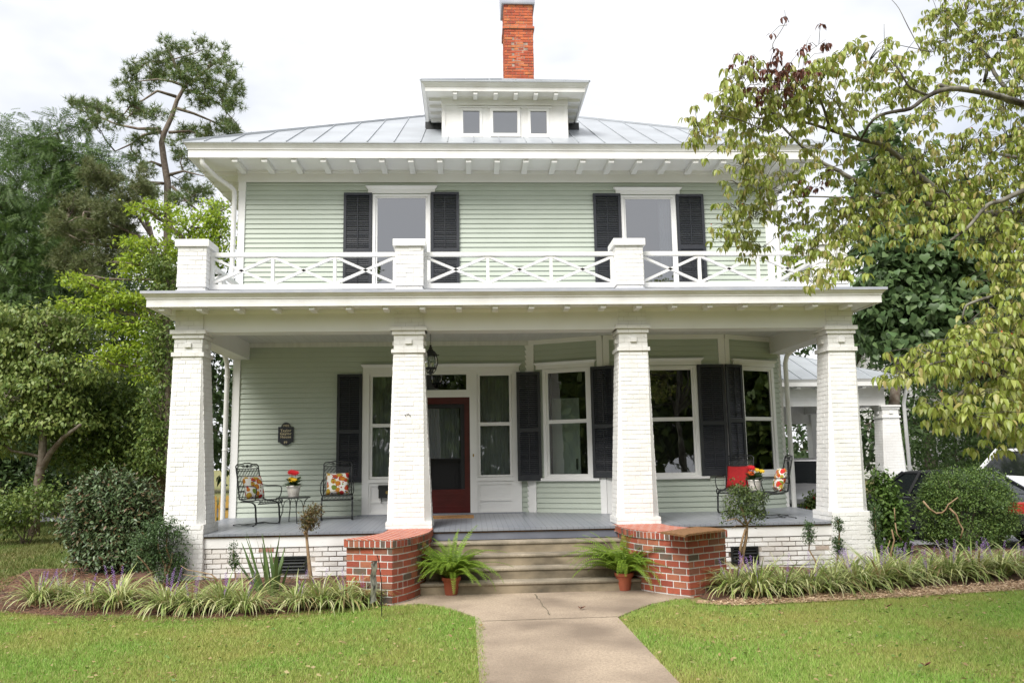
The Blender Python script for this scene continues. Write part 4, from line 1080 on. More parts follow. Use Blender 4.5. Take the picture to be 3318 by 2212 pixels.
def T_heart(w):
    v = [(0, 0, 0), (-.12, .3 * w, 0), (.05, .5 * w, -.02), (.3, .52 * w, -.03), (.62, .30 * w, -.08), (1, 0, -.2), (.62, -.30 * w, -.08), (.3, -.52 * w, -.03), (.05, -.5 * w, -.02), (-.12, -.3 * w, 0), (.35, 0, .04)]
    f = [(10, 0, 1), (10, 1, 2), (10, 2, 3), (10, 3, 4), (10, 4, 5), (10, 5, 6), (10, 6, 7), (10, 7, 8), (10, 8, 9), (10, 9, 0)]
    return np.array(v, float), np.array(f)
def nrmz(a): return a / np.maximum(np.linalg.norm(a, axis=1, keepdims=True), 1e-9)
def scatter(pos, dirs, ups, size, tm):
    v, f = tm; n = len(pos)
    x = nrmz(dirs); z = nrmz(ups - x * (x * ups).sum(1, keepdims=True)); y = np.cross(z, x)
    V = pos[:, None, :] + size[:, None, None] * (v[None, :, 0:1] * x[:, None] + v[None, :, 1:2] * y[:, None] + v[None, :, 2:3] * z[:, None])
    F = f[None] + (np.arange(n) * len(v))[:, None, None]
    return V.reshape(-1, 3), F.reshape(-1, f.shape[1])
def blob_pts(rs, blobs, ncl, nl, cr, flat=.6, shell=.45):
    """leaf positions in clumps spread through ellipsoids (c, r)"""
    P = []; O = []
    vol = np.array([b[1][0] * b[1][1] * b[1][2] for b in blobs]) ** (2 / 3); share = vol / vol.sum()
    for (c, r), s in zip(blobs, share):
        k = max(2, int(round(ncl * s)))
        d = nrmz(rs.normal(size=(k, 3))); q = d * (shell + (1 - shell) * rs.random((k, 1)) ** .6)
        cc = np.array(c) + q * np.array(r)
        nn = rs.poisson(nl, k) + 1
        idx = np.repeat(np.arange(k), nn)
        g = rs.normal(size=(len(idx), 3)) * cr * np.array([1, 1, flat])
        P.append(cc[idx] + g); O.append(d[idx])
    return np.concatenate(P), np.concatenate(O)
def leaf_dirs(rs, O, droop, outw=.6):
    n = len(O); d = rs.normal(size=(n, 3)) * .6 + O * outw; d[:, 2] -= droop
    up = rs.normal(size=(n, 3)) * .45 + np.array([0, 0, 1.0]) + O * .5
    return d, up
def B(u, v, ru, rv, y, ry=None):       # ellipsoid from the 2352 px view
    c = da(u, v, y); k = dpm(y); return ((c.x, c.y, c.z), (ru * k, (ry if ry else ru * k * .8), rv * k))
def crown(name, blobs, ncl, nl, cr, size, matl, tm, seed, parent, droop=.3, flat=.6, shell=.45, outw=.6, origin=None, smooth=False):
    rs = np.random.default_rng(seed); P, O = blob_pts(rs, blobs, ncl, nl, cr, flat, shell)
    d, u = leaf_dirs(rs, O, droop, outw); V, F = scatter(P, d, u, size * (.7 + .6 * rs.random(len(P))), tm)
    return np_mesh(name, V, F, matl, parent, origin if origin is not None else WL[parent.name], smooth)
def limb(m, pts, r0, r1, n=6):
    k = len(pts); m.tube(pts, [r0 + (r1 - r0) * i / (k - 1) for i in range(k)], n)
def wig(rng, a, b, n, amp):
    a, b = Vector(a), Vector(b); o = [a]
    for i in range(1, n): o.append(a.lerp(b, i / n) + Vector((rng.uniform(-1, 1), rng.uniform(-1, 1), rng.uniform(-.6, .8))) * amp)
    return o + [b]
def lm(name, *cols, rough=.5, trans=.28, spec=.4): return mat(name, cols[0], rough, island=list(cols), trans=trans, spec=spec)
# ================================================================== trees
rng = random.Random(11)
L_DARK = lm('walnut_leaf', (0.0713, 0.1323, 0.0322), (0.0978, 0.1725, 0.0414), (0.1323, 0.207, 0.0517), (0.0517, 0.092, 0.0276))
L_DARK2 = lm('deep_leaf', (.036, .068, .022), (.052, .092, .028), (.075, .12, .036))
L_PINE = lm('pine_needle', (.11, .185, .055), (.15, .23, .07), (.19, .245, .08), (.21, .20, .085), trans=.2)
L_PINE2 = lm('soft_needle', (.11, .14, .052), (.145, .18, .065), (.19, .19, .08), trans=.2)
L_LIME = lm('lime_leaf', (.24, .36, .03), (.31, .43, .035), (.38, .46, .045), (.16, .26, .028), trans=.4)
L_MID = lm('mixed_leaf', (0.0935, 0.1595, 0.0374), (0.1375, 0.2035, 0.044), (0.1815, 0.231, 0.0495), (0.066, 0.11, 0.0286))
L_DOG = lm('dogwood_leaf', (0.156, 0.234, 0.0552), (0.21, 0.282, 0.0672), (0.264, 0.306, 0.084), (0.12, 0.192, 0.048), trans=.3)
L_FDOG = lm('near_dogwood_leaf', (.26, .325, .05), (.32, .385, .068), (.37, .41, .10), (.21, .285, .04), (.41, .42, .14), (.38, .32, .11, .96), rough=.42, trans=.35, spec=.5)
L_DEAD = lm('dead_leaf', (.10, .03, .02), (.15, .055, .03), (.07, .025, .02), trans=.2)
L_CAT = lm('broad_leaf', (.085, .15, .055), (.115, .19, .07), (.145, .215, .08), (.06, .105, .042), rough=.45)
L_GLOSS = lm('glossy_leaf', (0.0624, 0.1105, 0.0416), (0.091, 0.143, 0.0546), (0.1235, 0.1755, 0.0715), (0.065, 0.104, 0.039), (0.156, 0.091, 0.0455, 0.965), rough=.42, trans=.12, spec=.5)
L_BOX = lm('boxwood_leaf', (.045, .09, .03), (.065, .115, .036), (.085, .14, .045), trans=.2)
L_HEDGE = lm('hedge_leaf', (0.0862, 0.161, 0.0322), (0.115, 0.2012, 0.0403), (0.1552, 0.2472, 0.0517), (0.0633, 0.1207, 0.0253), trans=.25)
L_JUN = lm('juniper_leaf', (.075, .12, .038), (.10, .15, .045), (.14, .17, .055), trans=.2)
L_RUST = lm('rusty_leaf', (.09, .11, .035), (.16, .12, .05), (.20, .12, .06), trans=.2)
PETW = mat('white_petal', (.78, .76, .74), .6); PETR = mat('red_petal', (.55, .012, .02), .5); PETY = mat('yellow_petal', (.70, .45, .02), .5); PETO = mat('orange_petal', (.62, .10, .02), .5); BERRY = mat('red_berry', (.5, .02, .015), .3)
TL0 = T_diamond(.36); TSP = T_spray(); TD = T_diamond(.5); TDN = T_diamond(.28); TL = T_leaf(.56); TH = T_heart(1.0)

def tree(name, base, label, cat, blobs, trunk_pts, r0, r1, leafm, ncl, nl, cr, size, tm, seed, bark=BARK, group=None, limbs=True, droop=.35, flat=.55, shell=.4, extra=None):
    root = empty(name, base, label, cat, group); rg = random.Random(seed)
    m = MB(); limb(m, trunk_pts, r0, r1, 9); m.build('trunk', bark, root, smooth=True, origin=base)
    if limbs:
        for c, r in blobs:
            c = Vector(c); best = min(trunk_pts, key=lambda p: (Vector(p) - c).length + max(0, Vector(p).z - c.z) * 2)
            m = MB(); limb(m, wig(rg, best, c, 4, r[0] * .12), r1 * .8, .015, 6); m.build('limb', bark, root, smooth=True, origin=base)
            m = MB()
            for k in range(5):
                e = c + Vector((rg.uniform(-1, 1) * r[0], rg.uniform(-1, 1) * r[1], rg.uniform(-.7, .9) * r[2])) * .85
                limb(m, wig(rg, Vector(best).lerp(c, rg.uniform(.55, 1)), e, 3, r[0] * .1), .03, .008, 4)
            m.build('twig', bark, root, smooth=True, origin=base)
    crown('crown', blobs, ncl, nl, cr, size, leafm, tm, seed, root, droop, flat, shell)
    return root
Tb = lambda u, v, y: tuple(da(u, v, y))
def gbase(u, y): p = da(u, 1200, y); return (p.x, p.y, G - .02)
# far left broadleaf trees
y = 15
b = gbase(10, y)
tree('walnut_tree', b, 'dark green broadleaf tree at the far left edge, tallest of the leafy ones', 'tree', [B(*q, y) for q in ((-30, 290, 42, 55), (-15, 400, 60, 70), (30, 450, 70, 60), (-30, 520, 90, 100), (50, 560, 75, 70), (10, 650, 100, 80), (-60, 720, 110, 110), (-120, 500, 80, 160), (-110, 330, 60, 80), (-150, 700, 90, 120), (60, 700, 70, 60))],
     [b, (b[0], b[1], 4), tuple(da(0, 640, y)), tuple(da(-12, 480, y)), tuple(da(-25, 330, y))], .28, .07, L_DARK, 780, 9, .34, .42, TSP, 1)
y = 19
b = gbase(120, y)
tree('walnut_tree', b, 'dark green broadleaf tree behind the lower pine, its feathery top left of the tall pine', 'tree', [B(*q, y) for q in ((138, 300, 30, 38), (75, 320, 48, 36), (110, 370, 70, 50), (190, 370, 55, 40), (235, 385, 40, 35), (120, 450, 95, 60), (215, 450, 60, 50), (80, 540, 90, 80), (190, 560, 90, 80), (110, 660, 110, 90), (230, 680, 90, 80))],
     [b, (b[0], b[1], 4), tuple(da(120, 600, y)), tuple(da(115, 450, y)), tuple(da(130, 320, y))], .3, .06, L_DARK, 760, 9, .38, .48, TSP, 2)
y = 24
b = gbase(250, y)
tree('shade_tree', b, 'deep green tree filling the gap behind the lime green tree', 'tree', [B(*q, y) for q in ((250, 760, 120, 110), (340, 700, 90, 80), (360, 860, 120, 120), (200, 900, 140, 120), (440, 780, 90, 120), (470, 930, 100, 130), (80, 860, 140, 120), (330, 1010, 160, 100), (120, 1020, 160, 100), (470, 620, 60, 60), (-60, 950, 160, 160))],
     [b, (b[0], b[1], 3), tuple(da(255, 900, y)), tuple(da(260, 760, y))], .3, .1, L_DARK2, 620, 22, .6, .34, TD, 3)
# pines
def needles(rs, P, O, ln, k):
    n = len(P); d = nrmz(rs.normal(size=(n * k, 3)) + np.repeat(O, k, 0) * .75 + np.array([0, 0, .3])); s = nrmz(np.cross(d, rs.normal(size=(n * k, 3)))); l_ = ln * (.75 + .5 * rs.random((n * k, 1)))
    p = np.repeat(P, k, 0); w_ = ln * .05
    V = np.stack([p - s * w_, p + s * w_, p + d * l_], 1).reshape(-1, 3); return V, np.arange(n * k * 3).reshape(-1, 3)
def pine(base, label, blobs, trunk, r0, limbs_, matl, ntuft, ln, seed, bark=PINEB):
    root = empty('pine_tree', base, label, 'pine tree'); rg = random.Random(seed); rs = np.random.default_rng(seed)
    m = MB(); limb(m, trunk, r0, r0 * .3, 9); m.build('trunk', bark, root, smooth=True, origin=base)
    for i, l_ in enumerate(limbs_):
        m = MB(); limb(m, l_, .07, .02, 6); m.build('limb', BARK, root, smooth=True, origin=base)
    P, O = [], []
    allp = [Vector(p) for l_ in limbs_ for p in l_] + [Vector(p) for p in trunk[2:]]
    m = MB(); vol = np.array([b_[1][0] * b_[1][2] for b_ in blobs]); sh = vol / vol.sum()
    for (c, r), s in zip(blobs, sh):
        c = Vector(c); near = min(allp, key=lambda p: (p - c).length)
        limb(m, wig(rg, near, c, 3, .12), .035, .014, 4)
        nb = max(3, int(ntuft * s / 7))
        for k in range(nb):
            d = Vector(rs.normal(size=3)).normalized(); e = c + Vector((d.x * r[0], d.y * r[1], d.z * r[2])) * (.45 + .55 * rg.random())
            st_ = c.lerp(near, rg.uniform(0, .5)); w_ = wig(rg, st_, e, 3, .10); limb(m, w_, .014, .005, 3)
            for j in range(7):
                t = .45 + .55 * rg.random(); q = w_[2].lerp(w_[3], (t - .45) / .55) if t > .6 else w_[1].lerp(w_[2], rg.random())
                P.append(q + Vector(rs.normal(size=3)) * .10); O.append(tuple((e - st_).normalized()))
    tag(m.build('twig', BARK, root, smooth=True, origin=base), kind='stuff')
    V, F = needles(rs, np.array([tuple(p) for p in P]), np.array(O), ln, 17); np_mesh('needles', V, F, matl, root, base)
    return root
y = 20
Z1 = lambda u, v: (u / 2.989, v / 2.989)
tr_ = [gbase(384, y), tuple(da(384, 900, y)), tuple(da(384, 640, y))] + [tuple(da(*Z1(*q), y)) for q in ((1150, 1500), (1150, 1250), (1125, 1100), (1110, 980), (1125, 920), (1180, 800), (1215, 690), (1290, 560), (1200, 440), (1150, 330))]
lmz = [((1100, 885), (950, 885), (800, 855), (650, 790), (500, 740)), ((1110, 900), (980, 930), (900, 990), (790, 1040)), ((1160, 910), (1300, 900), (1450, 950)), ((1215, 745), (1330, 780), (1450, 830), (1560, 890)), ((1210, 665), (1080, 625), (980, 690), (900, 720)), ((1290, 600), (1180, 560), (1080, 545), (950, 560)), ((1300, 560), (1420, 540), (1560, 580)), ((1330, 560), (1430, 470), (1540, 380)), ((1250, 500), (1150, 420), (1000, 430)), ((1110, 1140), (1040, 1110), (960, 1130)), ((1165, 1200), (1260, 1175), (1400, 1210)), ((1180, 1280), (1290, 1390), (1400, 1480)), ((1120, 1260), (1000, 1250), (900, 1310)), ((1290, 620), (1400, 650), (1540, 740))]
def zl(l_, y, j=1.2):
    o = []
    yy = rng.uniform(-j, j)
    for i, q in enumerate(l_): o.append(tuple(da(*Z1(*q), y + yy * i / (len(l_) - 1))))
    return o
pb = ((1140, 320, 90, 60), (1240, 330, 60, 60), (1400, 340, 70, 60), (1530, 370, 60, 60), (1100, 420, 120, 70), (1300, 420, 150, 80), (1450, 420, 90, 70), (950, 420, 60, 50), (930, 500, 100, 70), (1050, 540, 140, 80), (1250, 520, 150, 80), (1400, 560, 120, 80), (1560, 500, 100, 70), (1620, 600, 70, 80), (880, 590, 90, 60), (860, 680, 110, 60), (960, 740, 120, 70), (700, 740, 120, 60), (560, 740, 90, 60), (500, 690, 60, 40), (620, 830, 100, 60), (800, 830, 100, 60), (560, 880, 80, 60), (1080, 800, 90, 70), (1350, 690, 110, 80), (1500, 650, 80, 90), (1600, 760, 80, 90), (1560, 860, 110, 60), (1650, 900, 60, 60), (1300, 920, 150, 60), (1450, 930, 140, 60), (1600, 950, 110, 50), (980, 1000, 90, 70), (960, 1090, 80, 60), (1080, 920, 60, 50), (1240, 1010, 70, 50), (1300, 1110, 100, 60), (1400, 1180, 90, 60), (1250, 1250, 90, 60), (1340, 1330, 110, 70), (1230, 1390, 80, 80), (1010, 1170, 60, 40), (940, 1270, 90, 60), (1040, 1330, 80, 60), (1400, 1290, 80, 70), (1470, 1420, 70, 60))
pine(gbase(384, y), 'tall pine with a long bare trunk rising above the roof line', [((tuple(da(*Z1(u, v), y + rng.uniform(-1.6, 1.6)))), (ru / 2.989 * dpm(y), .9, rv / 2.989 * dpm(y))) for u, v, ru, rv in pb], tr_, .18, [zl(l_, y) for l_ in lmz], L_PINE, 2500, .25, 4)
y = 13
tr_ = [gbase(372, y), tuple(da(372, 800, y)), tuple(da(360, 640, y)), tuple(da(352, 560, y)), tuple(da(345, 520, y))]
lp = [[(352, 560), (320, 545), (280, 525), (240, 510), (190, 500)], [(350, 545), (320, 500), (290, 460), (270, 430), (230, 400)], [(345, 530), (330, 490), (330, 450), (300, 430)], [(355, 600), (310, 610), (240, 600), (170, 600)], [(355, 580), (290, 570), (200, 560), (140, 530)]]
pb = ((215, 400, 42, 36), (250, 420, 40, 32), (175, 470, 40, 36), (215, 480, 50, 36), (260, 480, 45, 36), (300, 460, 40, 32), (320, 430, 36, 26), (130, 520, 36, 36), (170, 540, 44, 34), (215, 540, 55, 36), (260, 540, 50, 34), (150, 600, 45, 34), (200, 610, 55, 34), (250, 600, 50, 34), (300, 590, 45, 30), (290, 520, 40, 30), (200, 650, 50, 26), (330, 400, 24, 20))
pine(gbase(372, y), 'lower pine with soft grey-green boughs reaching left in front of the walnut trees', [((tuple(da(u, v, y + rng.uniform(-1, 1)))), (ru * dpm(y), .55, rv * dpm(y))) for u, v, ru, rv in pb], tr_, .15, [[tuple(da(*q, y + i * .12 * (k % 3 - 1))) for i, q in enumerate(l_)] for k, l_ in enumerate(lp)], L_PINE2, 2300, .20, 5)
# lime green tree behind the porch, left
y = 9
b = gbase(392, y)
tree('elm_tree', b, 'bright lime green tree spreading out behind the left balcony post', 'tree', [B(*q, y) for q in ((370, 490, 50, 16), (340, 480, 40, 12), (440, 520, 70, 24), (500, 490, 40, 40), (510, 540, 40, 40), (320, 560, 45, 14), (370, 580, 70, 22), (440, 570, 60, 26), (300, 600, 40, 14), (480, 590, 50, 30), (350, 625, 60, 20), (180, 645, 44, 12), (225, 660, 44, 14), (160, 695, 30, 8), (225, 705, 55, 14), (280, 690, 50, 18), (330, 690, 50, 24), (270, 745, 50, 16), (330, 750, 60, 26), (300, 800, 55, 20), (370, 800, 50, 26), (250, 830, 55, 16), (360, 850, 50, 30))],
     [b, (b[0], b[1], 2.5), tuple(da(390, 860, y)), tuple(da(386, 740, y)), tuple(da(400, 640, y)), tuple(da(430, 560, y))], .13, .05, L_LIME, 560, 20, .17, .115, TD, 6, droop=.25, flat=.35)
y = 8
b = gbase(400, y)
tree('cedar_tree', b, 'narrow olive green tree hugging the left corner post, darker than the lime leaves', 'tree', [B(*q, y) for q in ((375, 610, 32, 30), (390, 650, 26, 26), (375, 770, 28, 60), (368, 850, 28, 70), (362, 950, 30, 70), (360, 1030, 32, 60), (372, 690, 24, 30))], [b, tuple(da(385, 1000, y)), tuple(da(384, 800, y)), tuple(da(385, 640, y))], .10, .03, L_MID, 260, 24, .17, .10, TD, 7)
y = 9.7
b = tuple(gz(78 * 1.41072, 1232 * 1.41072, G)); y = b[1]
dw = tree('dogwood_tree', b, 'dogwood with a bare leaning trunk and layered leaves beside the side street', 'tree', [B(*q, y, 1.1) for q in ((30, 725, 60, 20), (95, 740, 70, 22), (160, 730, 60, 16), (20, 775, 70, 22), (90, 790, 80, 20), (170, 770, 60, 18), (-20, 840, 80, 26), (60, 835, 80, 20), (150, 835, 60, 18), (205, 855, 60, 16), (20, 880, 80, 20), (110, 885, 70, 20), (50, 925, 80, 18), (140, 925, 50, 18), (20, 975, 50, 20), (100, 970, 40, 26), (-30, 1010, 70, 40), (170, 970, 40, 14), (-40, 760, 60, 60))],
     [b, tuple(da(80, 1160, y)), tuple(da(88, 1110, y)), tuple(da(97, 1050, y)), tuple(da(101, 970, y)), tuple(da(92, 860, y)), tuple(da(85, 760, y))], .15, .06, L_DOG, 700, 24, .2, .12, TL, 8, bark=BARK, droop=.7, flat=.55)
m = MB(); limb(m, [tuple(da(97, 1075, y)), tuple(da(115, 1040, y)), tuple(da(145, 1005, y - .3)), tuple(da(185, 975, y - .6))], .10, .04, 7); m.build('limb', BARK, dw, smooth=True, origin=b)
def shrub(name, base, label, blobs, leafm, ncl, nl, cr, size, tm, seed, stems=6, cat='shrub', group=None, droop=.15, shell=.55, sr=.018, stemm=BARK, flat=.8):
    root = empty(name, base, label, cat, group); rg = random.Random(seed); m = MB(); bx = Vector(base)
    for k in range(stems):
        c, r = blobs[k % len(blobs)]
        limb(m, wig(rg, bx + Vector((rg.uniform(-.1, .1), rg.uniform(-.08, .08), -.03)), Vector(c) + Vector((rg.uniform(-.5, .5) * r[0], rg.uniform(-.5, .5) * r[1], rg.uniform(-.3, .5) * r[2])), 4, .05), sr, sr * .35, 6)
    m.build('stem', stemm, root, smooth=True, origin=base)
    crown('foliage', blobs, ncl, nl, cr, size, leafm, tm, seed, root, droop, flat, shell)
    return root
for i, (q, y, lab) in enumerate((([(60, 1160, 75, 28), (10, 1180, 50, 40), (100, 1140, 40, 20)], 8.0, 'low spreading green shrub under the leaning dogwood'), ([(260, 890, 90, 60), (210, 950, 80, 60), (300, 960, 80, 70), (200, 1020, 90, 50), (330, 1040, 60, 50), (260, 1060, 90, 40)], 11.5, 'large mixed green shrub mass behind the glossy round shrub'), ([(20, 1010, 80, 60), (90, 1070, 90, 60), (-40, 1090, 90, 70), (150, 1110, 70, 50)], 13.5, 'dark shrub behind the dogwood trunk, near the side street'))):
    shrub('tall_shrub' if i else 'low_shrub', gbase(q[0][0], y), lab, [B(*a, y) for a in q], (L_MID, L_MID, L_DARK2)[i], (130, 420, 260)[i], 24, (.18, .25, .3)[i], (.10, .15, .18)[i], TD, 20 + i)
# right side
y = 10
b = gbase(2062, y)
cat = tree('catalpa_tree', b, 'large tree with broad heart-shaped leaves behind the right end of the balcony', 'tree', [B(*q, y) for q in ((2030, 330, 50, 46), (2070, 410, 60, 60), (2010, 430, 36, 46), (2040, 500, 60, 50), (2050, 580, 80, 46), (2150, 590, 90, 46), (2060, 650, 80, 46), (2170, 670, 100, 50), (2090, 720, 100, 46), (2210, 740, 80, 50), (2010, 720, 50, 50), (2280, 640, 70, 60), (2060, 780, 70, 24), (2150, 790, 80, 26), (2150, 470, 90, 60), (2250, 520, 80, 60))],
     [b, (b[0], b[1], 2.5), tuple(da(2062, 850, y)), tuple(da(2080, 650, y)), tuple(da(2060, 450, y))], .2, .06, L_CAT, 820, 13, .32, .205, TH, 9, droop=.9, flat=.5, shell=.6)
y = 22
b = gbase(2150, y)
tree('shade_tree', b, 'deep green tree behind the carport roof', 'tree', [B(*q, y) for q in ((1850, 1010, 110, 90), (1800, 740, 70, 70), (1790, 850, 60, 80), (1880, 730, 70, 60), (1990, 980, 120, 110), (2130, 880, 130, 120), (2270, 820, 130, 130), (2380, 930, 140, 160), (2200, 1020, 150, 100), (2060, 820, 90, 90), (2200, 620, 120, 120), (2300, 700, 120, 120), (2080, 640, 90, 90), (2420, 760, 120, 140))],
     [b, (b[0], b[1], 3), tuple(da(2150, 850, y)), tuple(da(2150, 650, y))], .3, .1, L_DARK2, 700, 22, .6, .33, TD, 10)
y = 16
b = gbase(1905, y)
tree('elm_tree', b, 'light green tree seen over the right balcony rail, beyond the downspout', 'tree', [B(*q, y) for q in ((1820, 580, 34, 22), (1850, 610, 40, 26), (1800, 620, 34, 26), (1840, 640, 46, 26), (1835, 690, 46, 36), (1830, 550, 22, 10))], [b, tuple(da(1890, 800, y)), tuple(da(1832, 640, y))], .14, .05, L_LIME, 110, 20, .25, .15, TD, 12, flat=.4)
y = 15
rs_b = [B(*q, y) for q in ((2150, 900, 60, 70), (2210, 950, 70, 80), (2280, 960, 70, 80), (2340, 1000, 60, 80), (2180, 1040, 80, 60), (2260, 1060, 80, 50), (2130, 1010, 50, 70))]
ros = shrub('rose_of_sharon', gbase(2210, y), 'tall dark shrub dotted with white blooms beyond the carport column', rs_b, L_DARK, 330, 26, .25, .14, TD, 14)
rs = np.random.default_rng(3); P, O = blob_pts(rs, rs_b, 34, 1, .1, 1, .95); P[:, 1] -= .25
V, F = scatter(np.repeat(P, 5, 0), nrmz(rs.normal(size=(len(P) * 5, 3))) + np.array([0, -.6, 0]), rs.normal(size=(len(P) * 5, 3)), np.full(len(P) * 5, .065), T_diamond(.8)); np_mesh('bloom', V, F, PETW, ros, WL[ros.name])
# trees across the street, behind the viewer: they show only in the window panes and shade the porch
rs = np.random.default_rng(31); bl = []
for k in range(30): bl.append(((-46 + 3.2 * k + rs.uniform(-1, 1), -38 + rs.uniform(-3, 3), rs.uniform(3.5, 5.5)), (3.0, 2.5, rs.uniform(3.5, 5)))); bl.append(((-46 + 3.2 * k + rs.uniform(-1, 1), -39 + rs.uniform(-3, 3), rs.uniform(8, 10.5)), (3.0, 2.5, rs.uniform(3, 4.5))))
for q in ((-9, -38, 12.5), (-13, -39, 11.5), (4, -38, 11)): bl.append((q, (3.2, 2.5, 3.6)))
for k in range(16):
    a = R_(-40 + 4.2 * k); q = (44 * math.cos(a), 2 + 44 * math.sin(a) - 12)
    for z in (3.5, 8.5): bl.append(((*q, z), (3.5, 3.5, 4)))
P, O = blob_pts(rs, bl, 3600, 26, .8, .6, .3); d, u = leaf_dirs(rs, O, .3); V, F = scatter(P, d, u, 1.0 * (.7 + .6 * rs.random(len(P))), TD)
tag(np_mesh('far_woods', V, F, L_MID), kind='stuff')

rs = np.random.default_rng(32); bl = []
for k in range(48):
    x = -75 + 3.6 * k; bl.append(((x, 42 + rs.uniform(-4, 4), rs.uniform(2, 5)), (3.4, 3, rs.uniform(3, 4.5))))
P, O = blob_pts(rs, bl, 1500, 22, .9, .6, .3); d, u = leaf_dirs(rs, O, .3); V, F = scatter(P, d, u, .8 * (.7 + .6 * rs.random(len(P))), TD)
tag(np_mesh('background_woods', V, F, L_DARK2), kind='stuff')

# ================================================================== the near dogwood
b = Vector((5.15, -5.6, G - .03))
fd = empty('dogwood_tree', b, 'near dogwood reaching in from the right with drooping yellow-green leaves', 'tree')
Z3 = lambda u, v: (2200 + u / 2.1038, v / 2.1038)
def f3(q, y): return tuple(at(*Z3(*q), y))
m = MB(); fork = Vector((5.0, -5.5, 2.35)); top = at(*Z3(2600, 700), -5.4)
limb(m, [tuple(b), (5.12, -5.6, 1.0), tuple(fork), (4.9, -5.45, 3.2), tuple(top)], .12, .045, 10); m.build('trunk', BARKG, fd, smooth=True, origin=b)
LB = [  # limbs in pixels of the upper right view with depths
    ([(2600, 1500, -5.5), (2200, 1480, -5.5), (1900, 1380, -5.6), (1640, 1200, -5.7), (1520, 1090, -5.7), (1390, 990, -5.8), (1230, 950, -5.9), (1040, 890, -6.0), (900, 845, -6.0), (720, 800, -6.1), (560, 740, -6.2)], .050, .008),
    ([(2500, 1450, -5.4), (2000, 1440, -5.1), (1420, 1335, -4.9), (1200, 1230, -4.9), (1060, 1150, -4.9), (980, 1110, -4.9), (850, 1010, -4.9), (740, 900, -5.0), (650, 830, -5.0), (420, 800, -5.1), (150, 860, -5.2)], .042, .007),
    ([(2600, 780, -5.4), (2352, 710, -5.6), (2170, 655, -5.8), (2040, 625, -5.9), (1840, 605, -6.0), (1690, 660, -6.0), (1580, 740, -6.1), (1450, 765, -6.1), (1330, 810, -6.2), (1240, 950, -6.0)], .050, .012),
    ([(1840, 605, -6.0), (1780, 580, -6.0)], .03, .02), ([(1690, 650, -6.0), (1600, 610, -6.1), (1560, 580, -6.2), (1500, 480, -6.2), (1430, 400, -6.2)], .02, .006),
    ([(1030, 890, -6.0), (990, 750, -6.1), (940, 640, -6.2), (870, 580, -6.2), (800, 480, -6.3)], .020, .006),
    ([(2600, 800, -5.3), (2340, 720, -4.9), (2260, 640, -4.8), (2150, 500, -4.7), (2100, 380, -4.6), (1980, 270, -4.6), (1800, 60, -4.6)], .045, .010),
    ([(2120, 400, -4.6), (2080, 560, -4.6)], .03, .02), ([(2600, 1250, -5.6), (2352, 1300, -6.2), (2200, 1370, -6.3), (2100, 1400, -6.4), (1980, 1540, -6.5), (1850, 1640, -6.6)], .040, .012),
    ([(2352, 1080, -5.2), (2100, 1030, -5.0), (2040, 950, -5.0)], .03, .008), ([(1390, 990, -5.8), (1330, 1080, -5.4), (1200, 1100, -5.2), (1040, 1140, -5.0)], .014, .006),
    ([(1230, 940, -5.9), (1130, 800, -6.3), (1080, 700, -6.5)], .012, .005), ([(700, 800, -6.1), (640, 900, -6.3), (420, 820, -6.4), (250, 780, -6.5)], .010, .004), ([(650, 360, -6.3), (640, 300, -6.3), (690, 220, -6.35), (725, 150, -6.4), (720, 70, -6.4)], .006, .002),
    ([(875, 420, -6.3), (870, 300, -6.3), (900, 240, -6.3)], .005, .002), ([(870, 360, -6.3), (930, 320, -6.3), (1000, 270, -6.3)], .005, .002), ([(1650, 350, -5.6), (1560, 180, -5.6), (1500, 60, -5.6), (1450, 0, -5.6)], .007, .003), ([(1720, 355, -5.6), (1530, 315, -5.6), (1390, 290, -5.6)], .006, .003), ([(1400, 300, -5.6), (1398, 165, -5.6)], .004, .003),
    ([(1420, 1335, -4.9), (1200, 1350, -4.8), (900, 1340, -4.7), (700, 1360, -4.7), (560, 1420, -4.7)], .016, .005), ([(1040, 1140, -5.0), (880, 1160, -4.6), (740, 1230, -4.5), (620, 1300, -4.4)], .012, .004), ([(700, 1560, -4.7), (560, 1460, -4.7), (430, 1420, -4.7)], .01, .003)]
LB2 = [([(2500, -560, -5.8), (2352, -560, -6.2)], .02, .01)]
for pts, r0, r1 in LB:
    P3 = smooth_path([f3(q[:2], q[2]) for q in pts], 3) if len(pts) > 2 else [f3(q[:2], q[2]) for q in pts]
    m = MB(); limb(m, P3, r0 * .72, r1 * .8, 6); m.build('limb', BARKG, fd, smooth=True, origin=b)
ZR = lambda u, v: (2760 + u / 2.613, 900 + v / 2.613)
for pts, r0, r1 in (([(1800, 560, -5.6), (1458, 620, -6.4), (1250, 710, -6.8), (1050, 730, -7.0), (800, 700, -7.2), (520, 780, -7.3)], .032, .005), ([(1300, 700, -6.7), (1080, 800, -6.9), (950, 950, -7.1), (760, 1100, -7.2), (560, 1150, -7.3)], .016, .004), ([(1458, 640, -6.4), (1350, 850, -6.6), (1250, 1000, -6.8), (1150, 1180, -6.9), (1060, 1350, -7.0)], .016, .004), ([(1800, 150, -5.6), (1400, 100, -6.3), (1180, 160, -6.5), (1020, 210, -6.6), (960, 250, -6.6), (935, 350, -6.6)], .022, .005), ([(1170, 160, -6.5), (1140, 250, -6.5), (1040, 330, -6.5), (1000, 370, -6.5)], .008, .004), ([(1500, 680, -6.3), (1460, 1000, -6.6), (1400, 1250, -6.8)], .014, .004)):
    m = MB(); limb(m, smooth_path([tuple(at(*ZR(*q[:2]), q[2])) for q in pts], 3), r0, r1, 6); m.build('limb', BARKG, fd, smooth=True, origin=b)
